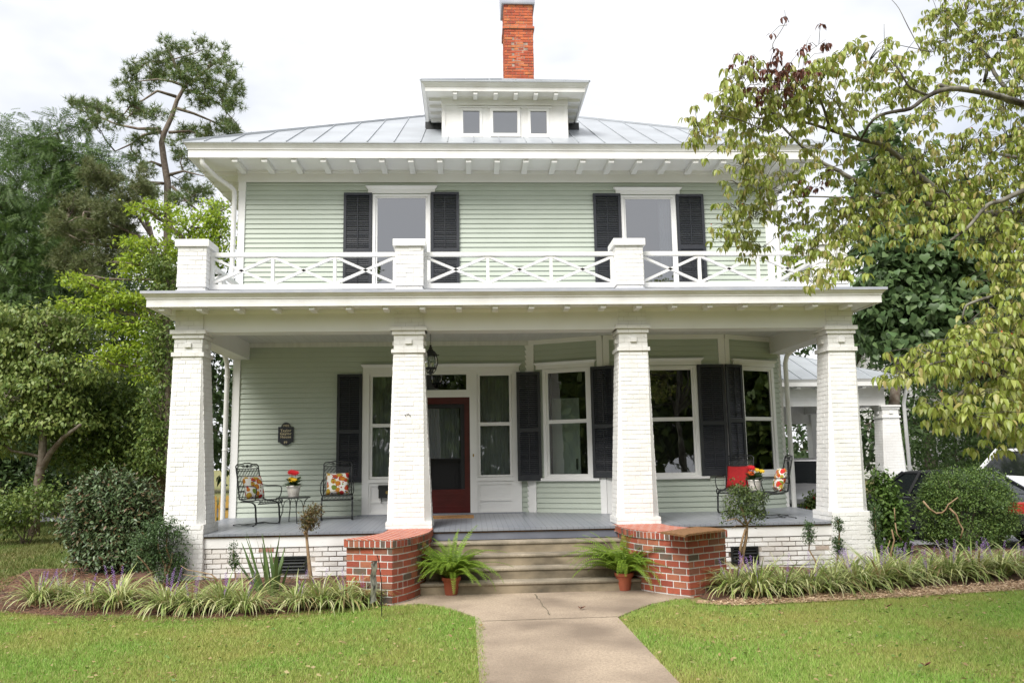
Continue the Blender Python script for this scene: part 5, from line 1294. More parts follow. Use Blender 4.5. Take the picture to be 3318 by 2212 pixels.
# leaf clusters: centre and size in the 2352 px view, depth, leaves
CL = [(1590, 280, 30, 22, -6.3), (1625, 300, 26, 20, -6.2), (1655, 240, 36, 22, -6.2), (1640, 275, 30, 24, -6.0), (1680, 205, 40, 22, -6.3), (1700, 165, 36, 20, -6.3), (1690, 250, 40, 26, -6.2), (1670, 320, 40, 26, -5.2), (1720, 290, 40, 30, -6.0), (1735, 230, 36, 30, -6.2), (1780, 215, 40, 30, -6.2), (1790, 260, 30, 24, -6.2), (1740, 330, 40, 30, -5.2), (1700, 370, 36, 26, -5.1), (1740, 380, 36, 26, -5.0), (1775, 345, 30, 20, -5.2), (1790, 320, 30, 16, -5.8), (1830, 190, 36, 34, -6.3), (1850, 230, 36, 30, -6.2), (1870, 180, 30, 30, -6.3), (1890, 155, 30, 26, -6.3), (1930, 125, 26, 26, -6.2), (1835, 260, 34, 28, -6.0), (1890, 260, 34, 28, -5.9), (1900, 215, 34, 30, -6.1), (1875, 330, 36, 16, -5.7), (1920, 330, 34, 14, -5.7), (1980, 130, 34, 24, -6.2), (2010, 160, 36, 24, -6.1), (1990, 190, 34, 22, -6.1), (2050, 150, 36, 28, -5.8), (2060, 200, 40, 28, -5.8), (2040, 230, 36, 20, -5.8), (2110, 190, 40, 28, -5.2), (1960, 240, 36, 20, -6.1), (1700, 420, 30, 26, -4.9), (1685, 470, 30, 30, -4.8), (1730, 430, 34, 26, -4.8), (1670, 510, 36, 26, -4.7), (1720, 490, 36, 28, -4.7), (1660, 550, 30, 22, -4.6), (1700, 545, 40, 26, -4.6), (1740, 560, 30, 26, -4.6), (1765, 480, 36, 24, -4.7), (1790, 430, 40, 22, -4.8), (1810, 500, 36, 26, -4.7), (1800, 395, 34, 18, -4.9), (1830, 440, 30, 24, -4.9), (1840, 510, 34, 24, -4.8), (1870, 380, 40, 20, -5.2), (1850, 570, 30, 22, -5.6), (1880, 540, 40, 24, -5.6), (1910, 590, 36, 22, -6.0), (1890, 620, 30, 22, -6.2), (1860, 640, 30, 20, -6.3), (1940, 630, 36, 18, -6.4), (1920, 520, 40, 26, -5.8), (1900, 480, 36, 22, -5.4), (1950, 420, 40, 24, -5.4), (1930, 380, 36, 22, -5.6), (1960, 470, 40, 26, -5.6), (1980, 540, 44, 24, -6.0), (2030, 510, 44, 26, -5.8), (2000, 470, 40, 26, -5.6), (2050, 450, 44, 28, -5.6), (2010, 400, 40, 26, -5.6), (2070, 390, 44, 28, -5.5), (2060, 340, 40, 28, -5.6), (2010, 320, 40, 26, -5.8), (2110, 350, 44, 30, -5.4), (2120, 420, 46, 30, -5.5), (2110, 480, 46, 28, -5.8), (2090, 540, 44, 20, -6.0), (2160, 380, 46, 32, -5.3), (2170, 450, 46, 30, -5.7), (2160, 510, 46, 28, -6.0), (2200, 340, 46, 34, -5.2), (2220, 410, 46, 32, -5.5), (2230, 480, 46, 32, -6.0), (2260, 350, 46, 34, -5.2), (2270, 430, 46, 34, -5.6), (2250, 540, 46, 32, -6.3), (2310, 310, 46, 40, -5.1), (2320, 380, 46, 36, -5.3), (2325, 460, 46, 36, -5.8), (2300, 520, 46, 36, -6.2), (2340, 570, 36, 40, -6.4), (2290, 600, 36, 34, -6.4), (2315, 650, 30, 30, -6.4), (2280, 670, 24, 26, -6.5), (2150, 30, 40, 34, -4.6), (2170, 80, 44, 34, -4.6), (2210, 20, 50, 34, -4.6), (2230, 80, 50, 36, -4.6), (2280, 40, 50, 40, -4.7), (2330, 80, 50, 46, -4.8), (2200, 130, 40, 26, -4.7), (2270, 130, 46, 34, -4.8), (2320, 170, 46, 40, -4.9), (2140, 110, 34, 24, -4.7), (2150, 240, 40, 22, -5.4), (2240, 240, 40, 26, -5.0), (2300, 240, 46, 34, -5.0), (2180, 200, 34, 22, -5.0), (2330, 0, 60, 40, -4.8), (2100, 270, 40, 22, -5.4),
      (2065, 860, 30, 16, -7.3), (2100, 850, 30, 20, -7.2), (2100, 820, 30, 16, -7.2), (2130, 800, 30, 20, -7.2), (2160, 840, 36, 24, -7.1), (2170, 790, 34, 20, -7.1), (2210, 770, 34, 20, -7.0), (2210, 830, 40, 26, -7.0), (2250, 800, 40, 28, -6.9), (2250, 740, 34, 20, -6.8), (2290, 710, 36, 26, -6.6), (2300, 770, 40, 30, -6.8), (2340, 720, 36, 36, -6.6), (2330, 800, 40, 34, -6.8), (2260, 860, 40, 26, -7.0), (2310, 850, 40, 30, -6.9), (2350, 860, 36, 34, -6.8), (2135, 930, 24, 12, -7.3), (2170, 920, 34, 20, -7.2), (2190, 960, 30, 22, -7.2), (2220, 900, 36, 22, -7.1), (2230, 950, 30, 22, -7.1), (2290, 910, 36, 26, -7.0), (2340, 920, 36, 30, -6.9), (2310, 970, 34, 28, -7.0), (2270, 960, 26, 30, -7.0), (2345, 990, 30, 30, -6.9), (2280, 1020, 20, 14, -7.0), (2330, 1030, 26, 16, -6.9), (2380, 900, 40, 80, -6.6), (2400, 500, 60, 160, -5.8), (2400, 200, 60, 160, -5.0), (2400, 750, 50, 80, -6.4)]
rs = np.random.default_rng(77)
for k in range(70):
    a = rs.uniform(0, 2 * PI); r = math.sqrt(rs.random()); CL.append((2560 + 190 * r * math.cos(a), 230 + 330 * r * math.sin(a), 50, 34, rs.uniform(-6.9, -4.3)))
for u, v, y_ in ((2500, 0, -5.0), (2620, -60, -6.0), (2700, 200, -5.4), (2680, 420, -4.6), (2560, 480, -6.6), (2480, 250, -6.4), (2600, 150, -4.6)):
    m = MB(); e_ = da(u, v, y_); limb(m, wig(random.Random(u), Vector((4.9, -5.45, 3.1)), e_, 4, .12), .04, .008, 6); m.build('limb', BARKG, fd, smooth=True, origin=b)
def leafset(cl, per, size, matl, name, seed):
    rs = np.random.default_rng(seed); P = []; O = []; tw = MB()
    for u, v, ru, rv, y in cl:
        n = max(6, int(per * ru * rv / 900)); k = dpm(y); ctr = da(u, v, y)
        nt = max(2, n // 6)
        for t in range(nt):
            a = ctr + Vector((rs.uniform(-1, 1) * ru * k, rs.normal() * .22, rs.uniform(-1, 1) * rv * k))
            st_ = ctr + (a - ctr) * .15 + Vector((.05, .03, -.03)); limb(tw, [st_, st_.lerp(a, .5) + Vector((0, 0, .03)), a], .0035, .0018, 3)
            for j in range(6):
                an = j * PI / 3 + rs.uniform(-.5, .5); o_ = Vector((math.cos(an), math.sin(an), rs.uniform(-.2, .3)))
                P.append(tuple(a + o_ * .012 - Vector((0, 0, .01 * (j > 3))))); O.append(tuple(o_))
    P = np.array(P); O = np.array(O); d = O * .75 + np.array([0, 0, -.75]) + rs.normal(size=P.shape) * .22; up = O * .9 + np.array([0, 0, .7]) + rs.normal(size=P.shape) * .2
    V, F = scatter(P, d, up, size * (.65 + .55 * rs.random(len(P))), T_leaf(.44, .45, .2)); np_mesh(name, V, F, matl, fd, b, smooth=True)
    tag(tw.build('twig', BARKG, fd, smooth=True, origin=b), kind='stuff'); return P
Pf = leafset(CL, 98, .074, L_FDOG, 'crown', 41)
DEADC = [(1750, 150, 20, 14, -6.3), (1775, 170, 24, 16, -6.3), (1740, 180, 24, 16, -6.3), (1800, 190, 22, 18, -6.3), (1765, 200, 20, 14, -6.3), (1810, 215, 18, 16, -6.3), (1820, 150, 10, 8, -6.3), (1885, 105, 12, 12, -6.3), (1868, 95, 8, 10, -6.3), (1802, 40, 4, 8, -6.4), (1730, 125, 14, 8, -6.3), (1700, 118, 10, 8, -6.3), (1850, 430, 22, 12, -4.8), (1890, 410, 16, 12, -5.0), (1862, 170, 8, 8, -6.3)]
leafset([(a, b_, c, d, e - .25) for a, b_, c, d, e in DEADC], 150, .056, L_DEAD, 'dead_leaves', 42)
sel = Pf[rs.choice(len(Pf), 150, False)] + rs.normal(size=(150, 3)) * .01
V, F = scatter(np.repeat(sel, 3, 0), rs.normal(size=(450, 3)), rs.normal(size=(450, 3)), np.full(450, .012), T_diamond(1.0)); V[:, 2] += .012; np_mesh('berries', V, F, BERRY, fd, b)
# ================================================================== planting near the house
def gd(u, v, z=G): p = gz(u * 1.41072, v * 1.41072, z); return p
L_HEDGE2 = lm('evergreen_leaf', (.07, .13, .03), (.10, .175, .038), (.15, .235, .05), (.045, .085, .022), (.21, .29, .065), trans=.2)
# glossy round shrub, left
y = 1.2
b = (da(262, 1300, y).x, y, G - .02)
shrub('round_shrub', b, 'big dark glossy round shrub left of the left corner column', [B(*q, y) for q in ((262, 1195, 92, 92), (250, 1140, 70, 50), (275, 1260, 90, 60), (200, 1200, 45, 70), (320, 1190, 45, 80))], L_GLOSS, 760, 26, .09, .072, T_leaf(.40), 51, stems=9, flat=.9, shell=.7)
y = -.45
b = (da(375, 1335, y).x, y, G)
bw = shrub('boxwood_shrub', b, 'lopsided boxwood on bare stems against the left corner column', [B(*q, y) for q in ((350, 1240, 40, 36), (335, 1270, 34, 34), (395, 1215, 26, 22), (400, 1260, 26, 40), (385, 1300, 30, 26), (360, 1205, 22, 18), (405, 1320, 18, 18))], L_BOX, 230, 28, .055, .036, TD, 52, stems=5, sr=.022, stemm=TWIG)
m = MB()
for pts in (((520, 1352), (505, 1335), (485, 1318), (455, 1312), (430, 1308), (415, 1298)), ((500, 1330), (470, 1324), (440, 1322), (420, 1318))):
    limb(m, [tuple(da(u, v, -.75)) for u, v in pts], .013, .004, 5)
m.build('bare_branch', TWIG, bw, smooth=True, origin=b)
def sprig(px, y, label, blobs, stem, lf, n, seed, sz=.032, r0=.016, nm='sprig_shrub', cr=.03):
    b = tuple(da(*stem[0], y)); b = (b[0], y, b[2] - .03)
    root = empty(nm, b, label, 'shrub'); m = MB(); limb(m, [b] + [tuple(da(*q, y + .03 * (i % 2))) for i, q in enumerate(stem[1:])], r0, r0 * .45, 7)
    m.build('stem', TWIG, root, smooth=True, origin=b); crown('foliage', [B(*q, y) for q in blobs], n, 16, cr, sz, lf, TD, seed, root, -.5, .9, .3); return root
sprig(0, -.55, 'small upright boxwood sprig by the left foundation vent', [(535, 1262, 6, 12), (536, 1285, 9, 16), (538, 1302, 6, 8)], [(545, 1352), (542, 1330), (538, 1300), (535, 1260)], L_BOX, 34, 53, .03, .012)
pt = sprig(0, -.85, 'pruned little tree with a browned top before the porch chairs', [(712, 1195, 20, 24), (722, 1178, 14, 16), (704, 1205, 14, 14)], [(718, 1345), (712, 1310), (708, 1270), (704, 1230), (706, 1205)], L_RUST, 80, 54, .036, .032, 'pruned_tree', .035)
m = MB(); a_ = da(702, 1222, -.86); limb(m, [tuple(da(706, 1232, -.86)), tuple(da(699, 1221, -.9))], .026, .022, 8); m.build('cut_stub', TWIG, pt, origin=WL[pt.name])
jn = sprig(0, -1.15, 'pruned juniper with a forked bare trunk before the right-hand chairs', [(1700, 1140, 28, 24), (1730, 1150, 26, 20), (1680, 1170, 24, 18), (1715, 1175, 34, 20), (1695, 1120, 14, 14), (1745, 1140, 14, 12), (1668, 1185, 14, 10), (1740, 1180, 16, 10), (1728, 1198, 8, 6)], [(1703, 1345), (1702, 1310), (1706, 1270), (1714, 1235), (1716, 1205), (1700, 1160)], L_JUN, 150, 55, .04, .034, 'juniper_tree', .042)
m = MB(); limb(m, [tuple(da(1704, 1275, -1.15)), tuple(da(1700, 1260, -1.2)), tuple(da(1706, 1235, -1.2)), tuple(da(1712, 1215, -1.17))], .02, .014, 7); limb(m, [tuple(da(1714, 1208, -1.15)), tuple(da(1690, 1190, -1.2)), tuple(da(1668, 1195, -1.2))], .014, .006, 6); limb(m, [tuple(da(1715, 1205, -1.15)), tuple(da(1735, 1178, -1.1)), tuple(da(1752, 1172, -1.1))], .014, .006, 6); limb(m, [tuple(da(1714, 1206, -1.15)), tuple(da(1690, 1206, -1.15)), tuple(da(1682, 1214, -1.15))], .006, .003, 5)
m.build('limb', TWIG, jn, smooth=True, origin=WL[jn.name])
sprig(0, -.60, 'boxwood sprig with one leafy tuft on a bent bare stem, right foundation', [(1858, 1215, 10, 14), (1857, 1235, 11, 12)], [(1882, 1320), (1872, 1285), (1858, 1262), (1859, 1245), (1858, 1215)], L_BOX, 44, 56, .03, .014)
sprig(0, -.55, 'boxwood sprig with two stacked tufts at the foot of the right corner column', [(1924, 1200, 9, 13), (1926, 1216, 8, 8), (1924, 1247, 12, 16), (1926, 1262, 10, 10)], [(1918, 1320), (1922, 1290), (1926, 1260), (1928, 1225), (1924, 1195)], L_BOX, 70, 57, .03, .02)
yw = sprig(0, -.2, 'half bare yew stems right of the right corner column', [(2010, 1175, 10, 20), (2006, 1205, 11, 26), (2010, 1240, 9, 24)], [(2022, 1325), (2015, 1290), (2012, 1250), (2010, 1200), (2008, 1165)], L_BOX, 90, 58, .034, .024, 'yew_shrub')
m = MB()
for pts, r in ((((2010, 1210), (2000, 1190), (1990, 1178)), .012), (((2050, 1320), (2046, 1270), (2054, 1240), (2048, 1215)), .016), (((2040, 1320), (2038, 1260), (2044, 1240)), .010), (((2056, 1200), (2060, 1225), (2072, 1240)), .010), (((2056, 1195), (2054, 1165)), .010)):
    limb(m, [tuple(da(u, v, -.1)) for u, v in pts], r, r * .7, 6)
m.build('bare_branch', TWIG, yw, smooth=True, origin=WL[yw.name])
y = 1.1
b = (da(2050, 1290, y).x, y, G)
shrub('leafy_shrub', b, 'leafy upright shrub between the right corner column and the round hedge', [B(*q, y) for q in ((2030, 1130, 22, 44), (2042, 1180, 30, 50), (2048, 1240, 34, 44), (2015, 1100, 8, 20), (2040, 1270, 36, 30))], L_HEDGE, 190, 20, .085, .075, TL, 59, stems=8)
y = 1.9
b = (da(2215, 1265, y).x, y, G)
hd = shrub('round_hedge', b, 'large clipped round evergreen with crossing bare boughs, right of the house', [B(*q, y) for q in ((2222, 1168, 104, 86), (2190, 1122, 70, 44), (2250, 1118, 66, 42), (2155, 1175, 46, 66), (2288, 1175, 44, 64), (2220, 1225, 96, 36))], L_HEDGE2, 1150, 28, .068, .042, TD, 60, stems=14, sr=.02, shell=.8)
m = MB()
for pts, r in ((((2120, 1150), (2135, 1168), (2150, 1178), (2163, 1177), (2172, 1170), (2178, 1158), (2200, 1142)), .017), (((2180, 1166), (2196, 1181), (2203, 1200), (2212, 1214), (2206, 1236)), .018)):
    limb(m, [tuple(da(u, v, y - 1.0 - .05 * (i % 2))) for i, (u, v) in enumerate(pts)], r, r * .6, 7)
m.build('bare_branch', TWIG, hd, smooth=True, origin=WL[hd.name])
# red flowers by the far porch corner
y = 3.9
b = tuple(at(2645, 1700, y)); b = (b[0], y, G)
rf = shrub('flowering_shrub', b, 'red flowering shrub seen past the right end of the porch floor', [B(1870, 1150, 16, 14, y), B(1880, 1170, 18, 20, y), B(1862, 1175, 14, 16, y), B(1875, 1200, 22, 20, y)], L_MID, 90, 20, .08, .07, TL, 61)
rs = np.random.default_rng(4); P, O = blob_pts(rs, [B(1872, 1165, 18, 24, y)], 16, 1, .05, 1, .9); P[:, 1] -= .1
V, F = scatter(np.repeat(P, 6, 0), nrmz(rs.normal(size=(len(P) * 6, 3))), rs.normal(size=(len(P) * 6, 3)), np.full(len(P) * 6, .05), T_diamond(.9)); np_mesh('bloom', V, F, PETR, rf, b)

# ribbon leaves
def ribbons(rs, n, base_r, length, width, lean, curl, seg=5, base=(0, 0, 0)):
    V = []; F = []
    for i in range(n):
        a = rs.uniform(0, 2 * PI); r = base_r * math.sqrt(rs.random()); x0, y0 = r * math.cos(a + rs.normal() * .5), r * math.sin(a + rs.normal() * .5)
        Ln = length * rs.uniform(.65, 1.15); th = rs.uniform(.05, lean); cu = curl * rs.uniform(.5, 1.4); w_ = width * rs.uniform(.8, 1.2); tw = rs.uniform(-.4, .4)
        px, pz = 0.0, 0.0; k0 = len(V)
        for s in range(seg + 1):
            t = s / seg; ww = w_ * (.75 if s == 0 else 1.0 if t < .6 else max(.12, (1 - t) / .4))
            cx_, cy_ = x0 + math.cos(a) * px, y0 + math.sin(a) * px
            sx, sy = -math.sin(a + tw) * ww / 2, math.cos(a + tw) * ww / 2
            V += [(base[0] + cx_ - sx, base[1] + cy_ - sy, base[2] + pz), (base[0] + cx_ + sx, base[1] + cy_ + sy, base[2] + pz)]
            px += math.sin(th) * Ln / seg; pz += math.cos(th) * Ln / seg; th += cu / seg
        for s in range(seg): F.append((k0 + 2 * s, k0 + 2 * s + 1, k0 + 2 * s + 3, k0 + 2 * s + 2))
    return np.array(V), np.array(F)
L_LIR = lm('liriope_leaf', (.42, .48, .15), (.56, .57, .26), (.22, .33, .08), (.64, .62, .36), (.32, .41, .11), (.17, .26, .06), (.40, .29, .15, .95), trans=.3)
PURP = mat('purple_spike', (.26, .13, .40), .7, (.36, .22, .50), 30)
protos = []
def lirp(seed, nspk):
    root = empty('liriope_clump', (0, 0, 0), 'x', 'plant', 'variegated liriope clumps edging the beds'); rs = np.random.default_rng(seed)
    V, F = ribbons(rs, 190, .13, .62, .019, .95, 2.0); np_mesh('leaves', V, F, L_LIR, root)
    for k in range(nspk):
        a, r = rs.uniform(0, 2 * PI), rs.uniform(.02, .16); h = rs.uniform(.42, .56); lean = rs.uniform(.05, .25); dx, dy_ = math.cos(a) * lean, math.sin(a) * lean
        m = MB(); p0 = Vector((math.cos(a) * r * .4, math.sin(a) * r * .4, 0)); tip = p0 + Vector((dx * h * 1.4, dy_ * h * 1.4, h)); m.tube([p0, p0.lerp(tip, .6)], .003, 4)
        for j in range(26):
            t = .52 + .48 * j / 26; c = p0.lerp(tip, t); an = j * 2.4; rr = .014 * (1.15 - (t - .5)); q = c + Vector((math.cos(an) * rr, math.sin(an) * rr, 0))
            m.lathe([(0, -.006), (.0065, 0), (0, .007)], tuple(q), 4, False)
        m.build('flower_spike', PURP, root)
    return root
lir = [lirp(1, 3), lirp(2, 4), lirp(3, 2), lirp(4, 5)]
LPOS = [(80, 1388, 3, 1.0, 'liriope clump at the far left end of the row, thick with purple spikes'), (135, 1382, 1, .9, 'liriope clump second from the left end, before the glossy round shrub'), (195, 1392, 0, 1.0, 'liriope clump third from the left end of the left row'), (262, 1394, 1, 1.05, 'liriope clump just left of the gap in the left row'), (378, 1402, 1, 1.05, 'liriope clump just right of the gap, below the boxwood'), (440, 1402, 0, 1.0, 'liriope clump below the bare branches beside the left column'), (505, 1400, 3, 1.0, 'liriope clump under the small boxwood sprig'), (560, 1404, 2, .95, 'liriope clump just left of the sword-leaved iris'), (680, 1396, 2, 1.0, 'liriope clump just right of the sword-leaved iris'), (735, 1394, 2, 1.0, 'liriope clump under the pruned little tree with the browned top'), (790, 1390, 2, .95, 'liriope clump one place from the left brick wing wall'), (838, 1384, 2, .8, 'small liriope clump touching the left brick wing wall'),
        (1690, 1362, 1, 1.05, 'liriope clump nearest the right brick wing wall'), (1745, 1366, 3, 1.05, 'liriope clump below the juniper and the foundation vent'), (1808, 1362, 2, 1.0, 'third liriope clump from the right brick wing wall'), (1868, 1360, 2, 1.05, 'liriope clump under the boxwood sprig with the bent stem'), (1925, 1356, 2, 1.0, 'liriope clump under the two-tufted boxwood sprig'), (1978, 1352, 1, 1.1, 'liriope clump before the foot of the right corner column'), (2030, 1346, 3, 1.1, 'liriope clump before the half bare yew stems'), (2085, 1340, 1, 1.1, 'liriope clump before the leafy upright shrub'), (2140, 1334, 3, 1.05, 'liriope clump below the left side of the round evergreen'), (2195, 1330, 1, 1.05, 'liriope clump below the middle of the round evergreen'), (2250, 1326, 3, 1.1, 'liriope clump below the right side of the round evergreen'), (2305, 1322, 1, 1.05, 'liriope clump before the gravel drive'), (2352, 1316, 3, 1.0, 'liriope clump cut by the right edge of the picture'), (1955, 1332, 3, 1.0, 'liriope clump in the back row behind the corner column clump'), (2060, 1322, 3, 1.0, 'liriope clump in the back row before the leafy shrub')]
used_ = set(); rng = random.Random(9)
for u, v, k, s, lb in LPOS:
    s *= (.88 if u < 1000 else .95) * rng.uniform(.9, 1.1)
    p = gd(u, v, G + .03); p.y += .10; p.z = G + .02
    if k not in used_: o = lir[k]; used_.add(k); o.location = p; o.rotation_euler = (0, 0, rng.uniform(0, 6)); o.scale = (s,) * 3; WL[o.name] = p
    else: o = copy_tree(lir[k], None, p, rng.uniform(0, 6), s)
    o['label'] = lb
# sword-leaved iris
L_IRIS = lm('iris_leaf', (.085, .15, .045), (.12, .19, .06), (.15, .22, .07), trans=.2)
p = gd(620, 1380); b = (p.x, p.y + .1, G)
ir = empty('iris_plant', b, 'sword-leaved iris standing among the liriope below the left vent', 'plant')
rs = np.random.default_rng(5); V, F = ribbons(rs, 30, .18, .84, .05, .6, .2, 5, b); np_mesh('leaves', V, F, L_IRIS, ir, b)
V, F = ribbons(rs, 3, .12, .5, .04, .6, 2.6, 6, b); np_mesh('bent_leaf', V, F, lm('bleached_leaf', (.40, .33, .13), (.30, .34, .12)), ir, b)
q0, q1 = gz(1800 / 2.119, 1472 + 1080 / 2.119), gz(1955 / 2.119, 1472 + 1098 / 2.119)
m = MB(); d_ = (q1 - q0); s_ = Vector((-d_.y, d_.x, 0)).normalized()
N = 6
for i in range(N):
    t0, t1 = i / N, (i + 1) / N; w0, w1 = .03 * math.sin(PI * min(.97, t0 + .18)), .03 * math.sin(PI * min(.97, t1 + .18)); a = q0 + d_ * t0; c = q0 + d_ * t1; h0, h1 = .03 + .03 * math.sin(PI * t0), .03 + .03 * math.sin(PI * t1)
    m.F(a - s_ * w0 + Vector((0, 0, h0)), a + s_ * w0 + Vector((0, 0, h0 + .01)), c + s_ * w1 + Vector((0, 0, h1 + .01)), c - s_ * w1 + Vector((0, 0, h1)))
tag(m.build('fallen_leaf', lm('pale_leaf', (.42, .46, .20), (.36, .42, .16))), 'pale fallen iris leaf lying on the lawn edge below the iris', 'leaf')
# ferns in terracotta pots
L_FERN = lm('fern_leaf', (.15, .26, .025), (.20, .32, .035), (.26, .38, .045), (.11, .20, .025), trans=.35)
def fern(loc, seed, label, ang0):
    root = empty('potted_fern', loc, label, 'potted fern', 'potted ferns beside the steps')
    m = MB(); m.lathe([(.085, 0), (.088, .01), (.118, .19), (.132, .195), (.136, .235), (.126, .24), (.118, .20), (.0, .20)], loc, 24); m.build('pot', TERRA, root, smooth=False, origin=loc)
    rs = np.random.default_rng(seed); P = []; Dr = []; Up = []; Sz = []; st_ = MB()
    for k in range(115):
        a = rs.uniform(0, 2 * PI); Ln = rs.uniform(.55, .95); th = rs.uniform(.0, .75); cu = rs.uniform(1.0, 2.4); N = 28
        p = Vector((loc[0] + .05 * math.cos(a), loc[1] + .05 * math.sin(a), loc[2] + .20)); pts = [p]; dirv = Vector((math.cos(a), math.sin(a), 0)); side = Vector((-math.sin(a), math.cos(a), 0)); rl = rs.uniform(-.5, .5); a2 = rs.uniform(-.25, .25)
        for s in range(N):
            t = s / N; d = dirv * math.sin(th) + side * (a2 * t) + Vector((0, 0, math.cos(th))); p = p + d * (Ln / N); p.z = max(p.z, loc[2] + .02); th += cu / N; pts.append(p)
            if t > .08:
                nrm_ = (dirv * -math.cos(th) + Vector((0, 0, math.sin(th)))).normalized(); s2 = (side * math.cos(rl) + nrm_ * math.sin(rl))
                ll = .070 * min(1, t * 5) * (1 - t) ** .55 + .008
                for sg in (-1, 1): P.append(tuple(p)); Dr.append(tuple(s2 * sg + d * .35 + Vector((0, 0, -.12)))); Up.append(tuple(nrm_ + Vector((0, 0, .3)))); Sz.append(ll)
        st_.tube(pts[::4], .0025, 3)
    V, F = scatter(np.array(P), np.array(Dr), np.array(Up), np.array(Sz), T_diamond(.36)); np_mesh('fronds', V, F, L_FERN, root, loc)
    st_.build('frond_stalk', L_FERN, root, origin=loc)
p = gz(1462, 1929); fern((p.x, p.y + .10, G), 3, 'fern in a terracotta pot on the walk left of the steps', 0)
p = gz(2028, 1914); fern((p.x, p.y + .10, G), 8, 'fern in a terracotta pot on the walk right of the steps', 0)
# flower pots on the side tables
def flowerpot(loc, label, rib):
    root = empty('flower_pot', loc, label, 'flower pot', 'white flower pots on the side tables')
    m = MB(); m.lathe([(.082, 0), (.088, .008), (.108, .13), (.118, .172), (.124, .178), (.124, .195), (.112, .198), (.105, .17), (0, .17)], loc, 24); m.build('pot', CERAM, root, smooth=True, origin=loc)
    if rib:
        m = MB()
        for k in range(6): z = .02 + .024 * k; m.lathe([(.082 + .17 * z, z), (.09 + .18 * z, z + .008), (.084 + .17 * z, z + .016)], loc, 24, False)
        m.build('pot_rib', CERAM, root, origin=loc)
    rs = np.random.default_rng(6); n = 60; a = rs.uniform(0, 2 * PI, n); d = np.stack([np.cos(a), np.sin(a), rs.uniform(.1, 1.6, n)], 1); P = np.array(loc) + np.array([0, 0, .18]) + d * .03
    V, F = scatter(P, d, np.array([0, 0, 1.0]) + rs.normal(size=(n, 3)) * .3, rs.uniform(.09, .17, n), T_leaf(.42, .35, .1)); np_mesh('foliage', V, F, L_BOX, root, loc)
    for k, (dx, dz, mt, r) in enumerate(((-.03, .42, PETR, .062), (.045, .405, PETR, .058), (-.03, .30, PETY, .056), (.02, .29, PETY, .05)) if not rib else ((-.06, .40, PETR, .06), (-.08, .31, PETO, .052), (.03, .36, PETY, .045), (.11, .34, PETY, .045))):
        hx, hy = loc[0] + dx, loc[1] - .05 - .03 * (k % 2); m = MB(); m.tube([(loc[0] + dx * .3, loc[1], loc[2] + .15), (loc[0] + dx * .8, loc[1], loc[2] + .15 + (dz - .15) * .6), (hx, hy, loc[2] + dz - .01)], .0035, 4); m.build('flower_stalk', L_BOX, root, origin=loc)
        n = 22; a = np.linspace(0, 4 * PI, n) + .2; dd = np.stack([np.cos(a), np.sin(a) * .8 , np.sin(a) * .6 + np.where(np.arange(n) < 11, -.05, .3)], 1); V, F = scatter(np.repeat([[hx, hy, loc[2] + dz]], n, 0), dd, np.repeat([[0, -.6, .8]], n, 0), np.full(n, r * 1.25), T_diamond(.5)); np_mesh('bloom', V, F, mt, root, loc)
    return root
flowerpot((tl.x, 1.55, fz(1.55) + tlh + .008), 'smooth white pot of red and yellow gerberas on the left side table', False)
flowerpot((tr.x, 1.22, fz(1.22) + trh + .008), 'ribbed white pot of red and orange gerberas on the right side table', True)

# ================================================================== lawn blades
def inside(P, poly):
    x, y = P[:, 0], P[:, 1]; r = np.zeros(len(P), bool); n = len(poly)
    for i in range(n):
        (x1, y1), (x2, y2) = poly[i - 1], poly[i]; c = ((y1 > y) != (y2 > y)) & (x < (x2 - x1) * (y - y1) / (y2 - y1 + 1e-12) + x1); r ^= c
    return r
LE = smooth_path([(-14, .6), (-9, -.7), (-7.4, -1.35), (-6.6, -1.75), (-5.9, -2.08), (-5.1, -2.10), (-4.2, -2.45), (-3.4, -2.36), (-2.7, -2.10), (-2.2, -1.93), (-1.95, -1.90)])
lpoly = LE + [(-1.50, -1.84), (-1.22, -2.07), (-1.0, -2.42), (-.80, -2.84), (-.73, -3.14), (-.73, -9), (-14, -9)]
rpoly = [(.875, -9), (.875, -3.06), (1.11, -2.74), (1.43, -2.30), (1.75, -2.04), (2.0, -1.92), (2.0, -2.26)] + smooth_path([(2.05, -2.28), (2.5, -2.52), (3.7, -2.38), (4.9, -2.22), (6.6, -1.92), (8.6, -1.42), (14, -.4)]) + [(14, -9)]
L_GRASS = mat('grass_blade', (.13, .19, .03), .6, (.52, .38, .15), .75, island=[(.18, .33, .05), (.225, .395, .065), (.27, .44, .082), (.32, .45, .105), (.40, .39, .16)], trans=.3, detail=8, spec=.3)
def blades(name, polys, n, h, seed, matl, xr, yr, wid=.0045):
    rs = np.random.default_rng(seed); P = np.stack([rs.uniform(*xr, n), rs.uniform(*yr, n)], 1)
    keep = np.zeros(n, bool)
    for p_ in polys: keep |= inside(P, p_)
    P = P[keep]; n = len(P); P = P + rs.normal(size=P.shape) * .02; a = rs.uniform(0, 2 * PI, n); ln_ = rs.uniform(0, 1.0, n); hh = h * rs.uniform(.5, 1.2, n); w_ = wid * rs.uniform(.7, 1.4, n)
    s = np.stack([np.cos(a), np.sin(a), 0 * a], 1) * w_[:, None]; b2 = rs.uniform(0, 2 * PI, n); tip = np.stack([np.cos(b2) * ln_ * hh, np.sin(b2) * ln_ * hh, hh], 1)
    B0 = np.stack([P[:, 0], P[:, 1], np.full(n, G - .022)], 1); V = np.stack([B0 - s, B0 + s, B0 + tip], 1).reshape(-1, 3)
    return tag(np_mesh(name, V, np.arange(n * 3).reshape(-1, 3), matl), kind='stuff')
blades('grass', [lpoly, rpoly], 900000, .044, 1, L_GRASS, (-9.5, 9.5), (-8.2, .2))
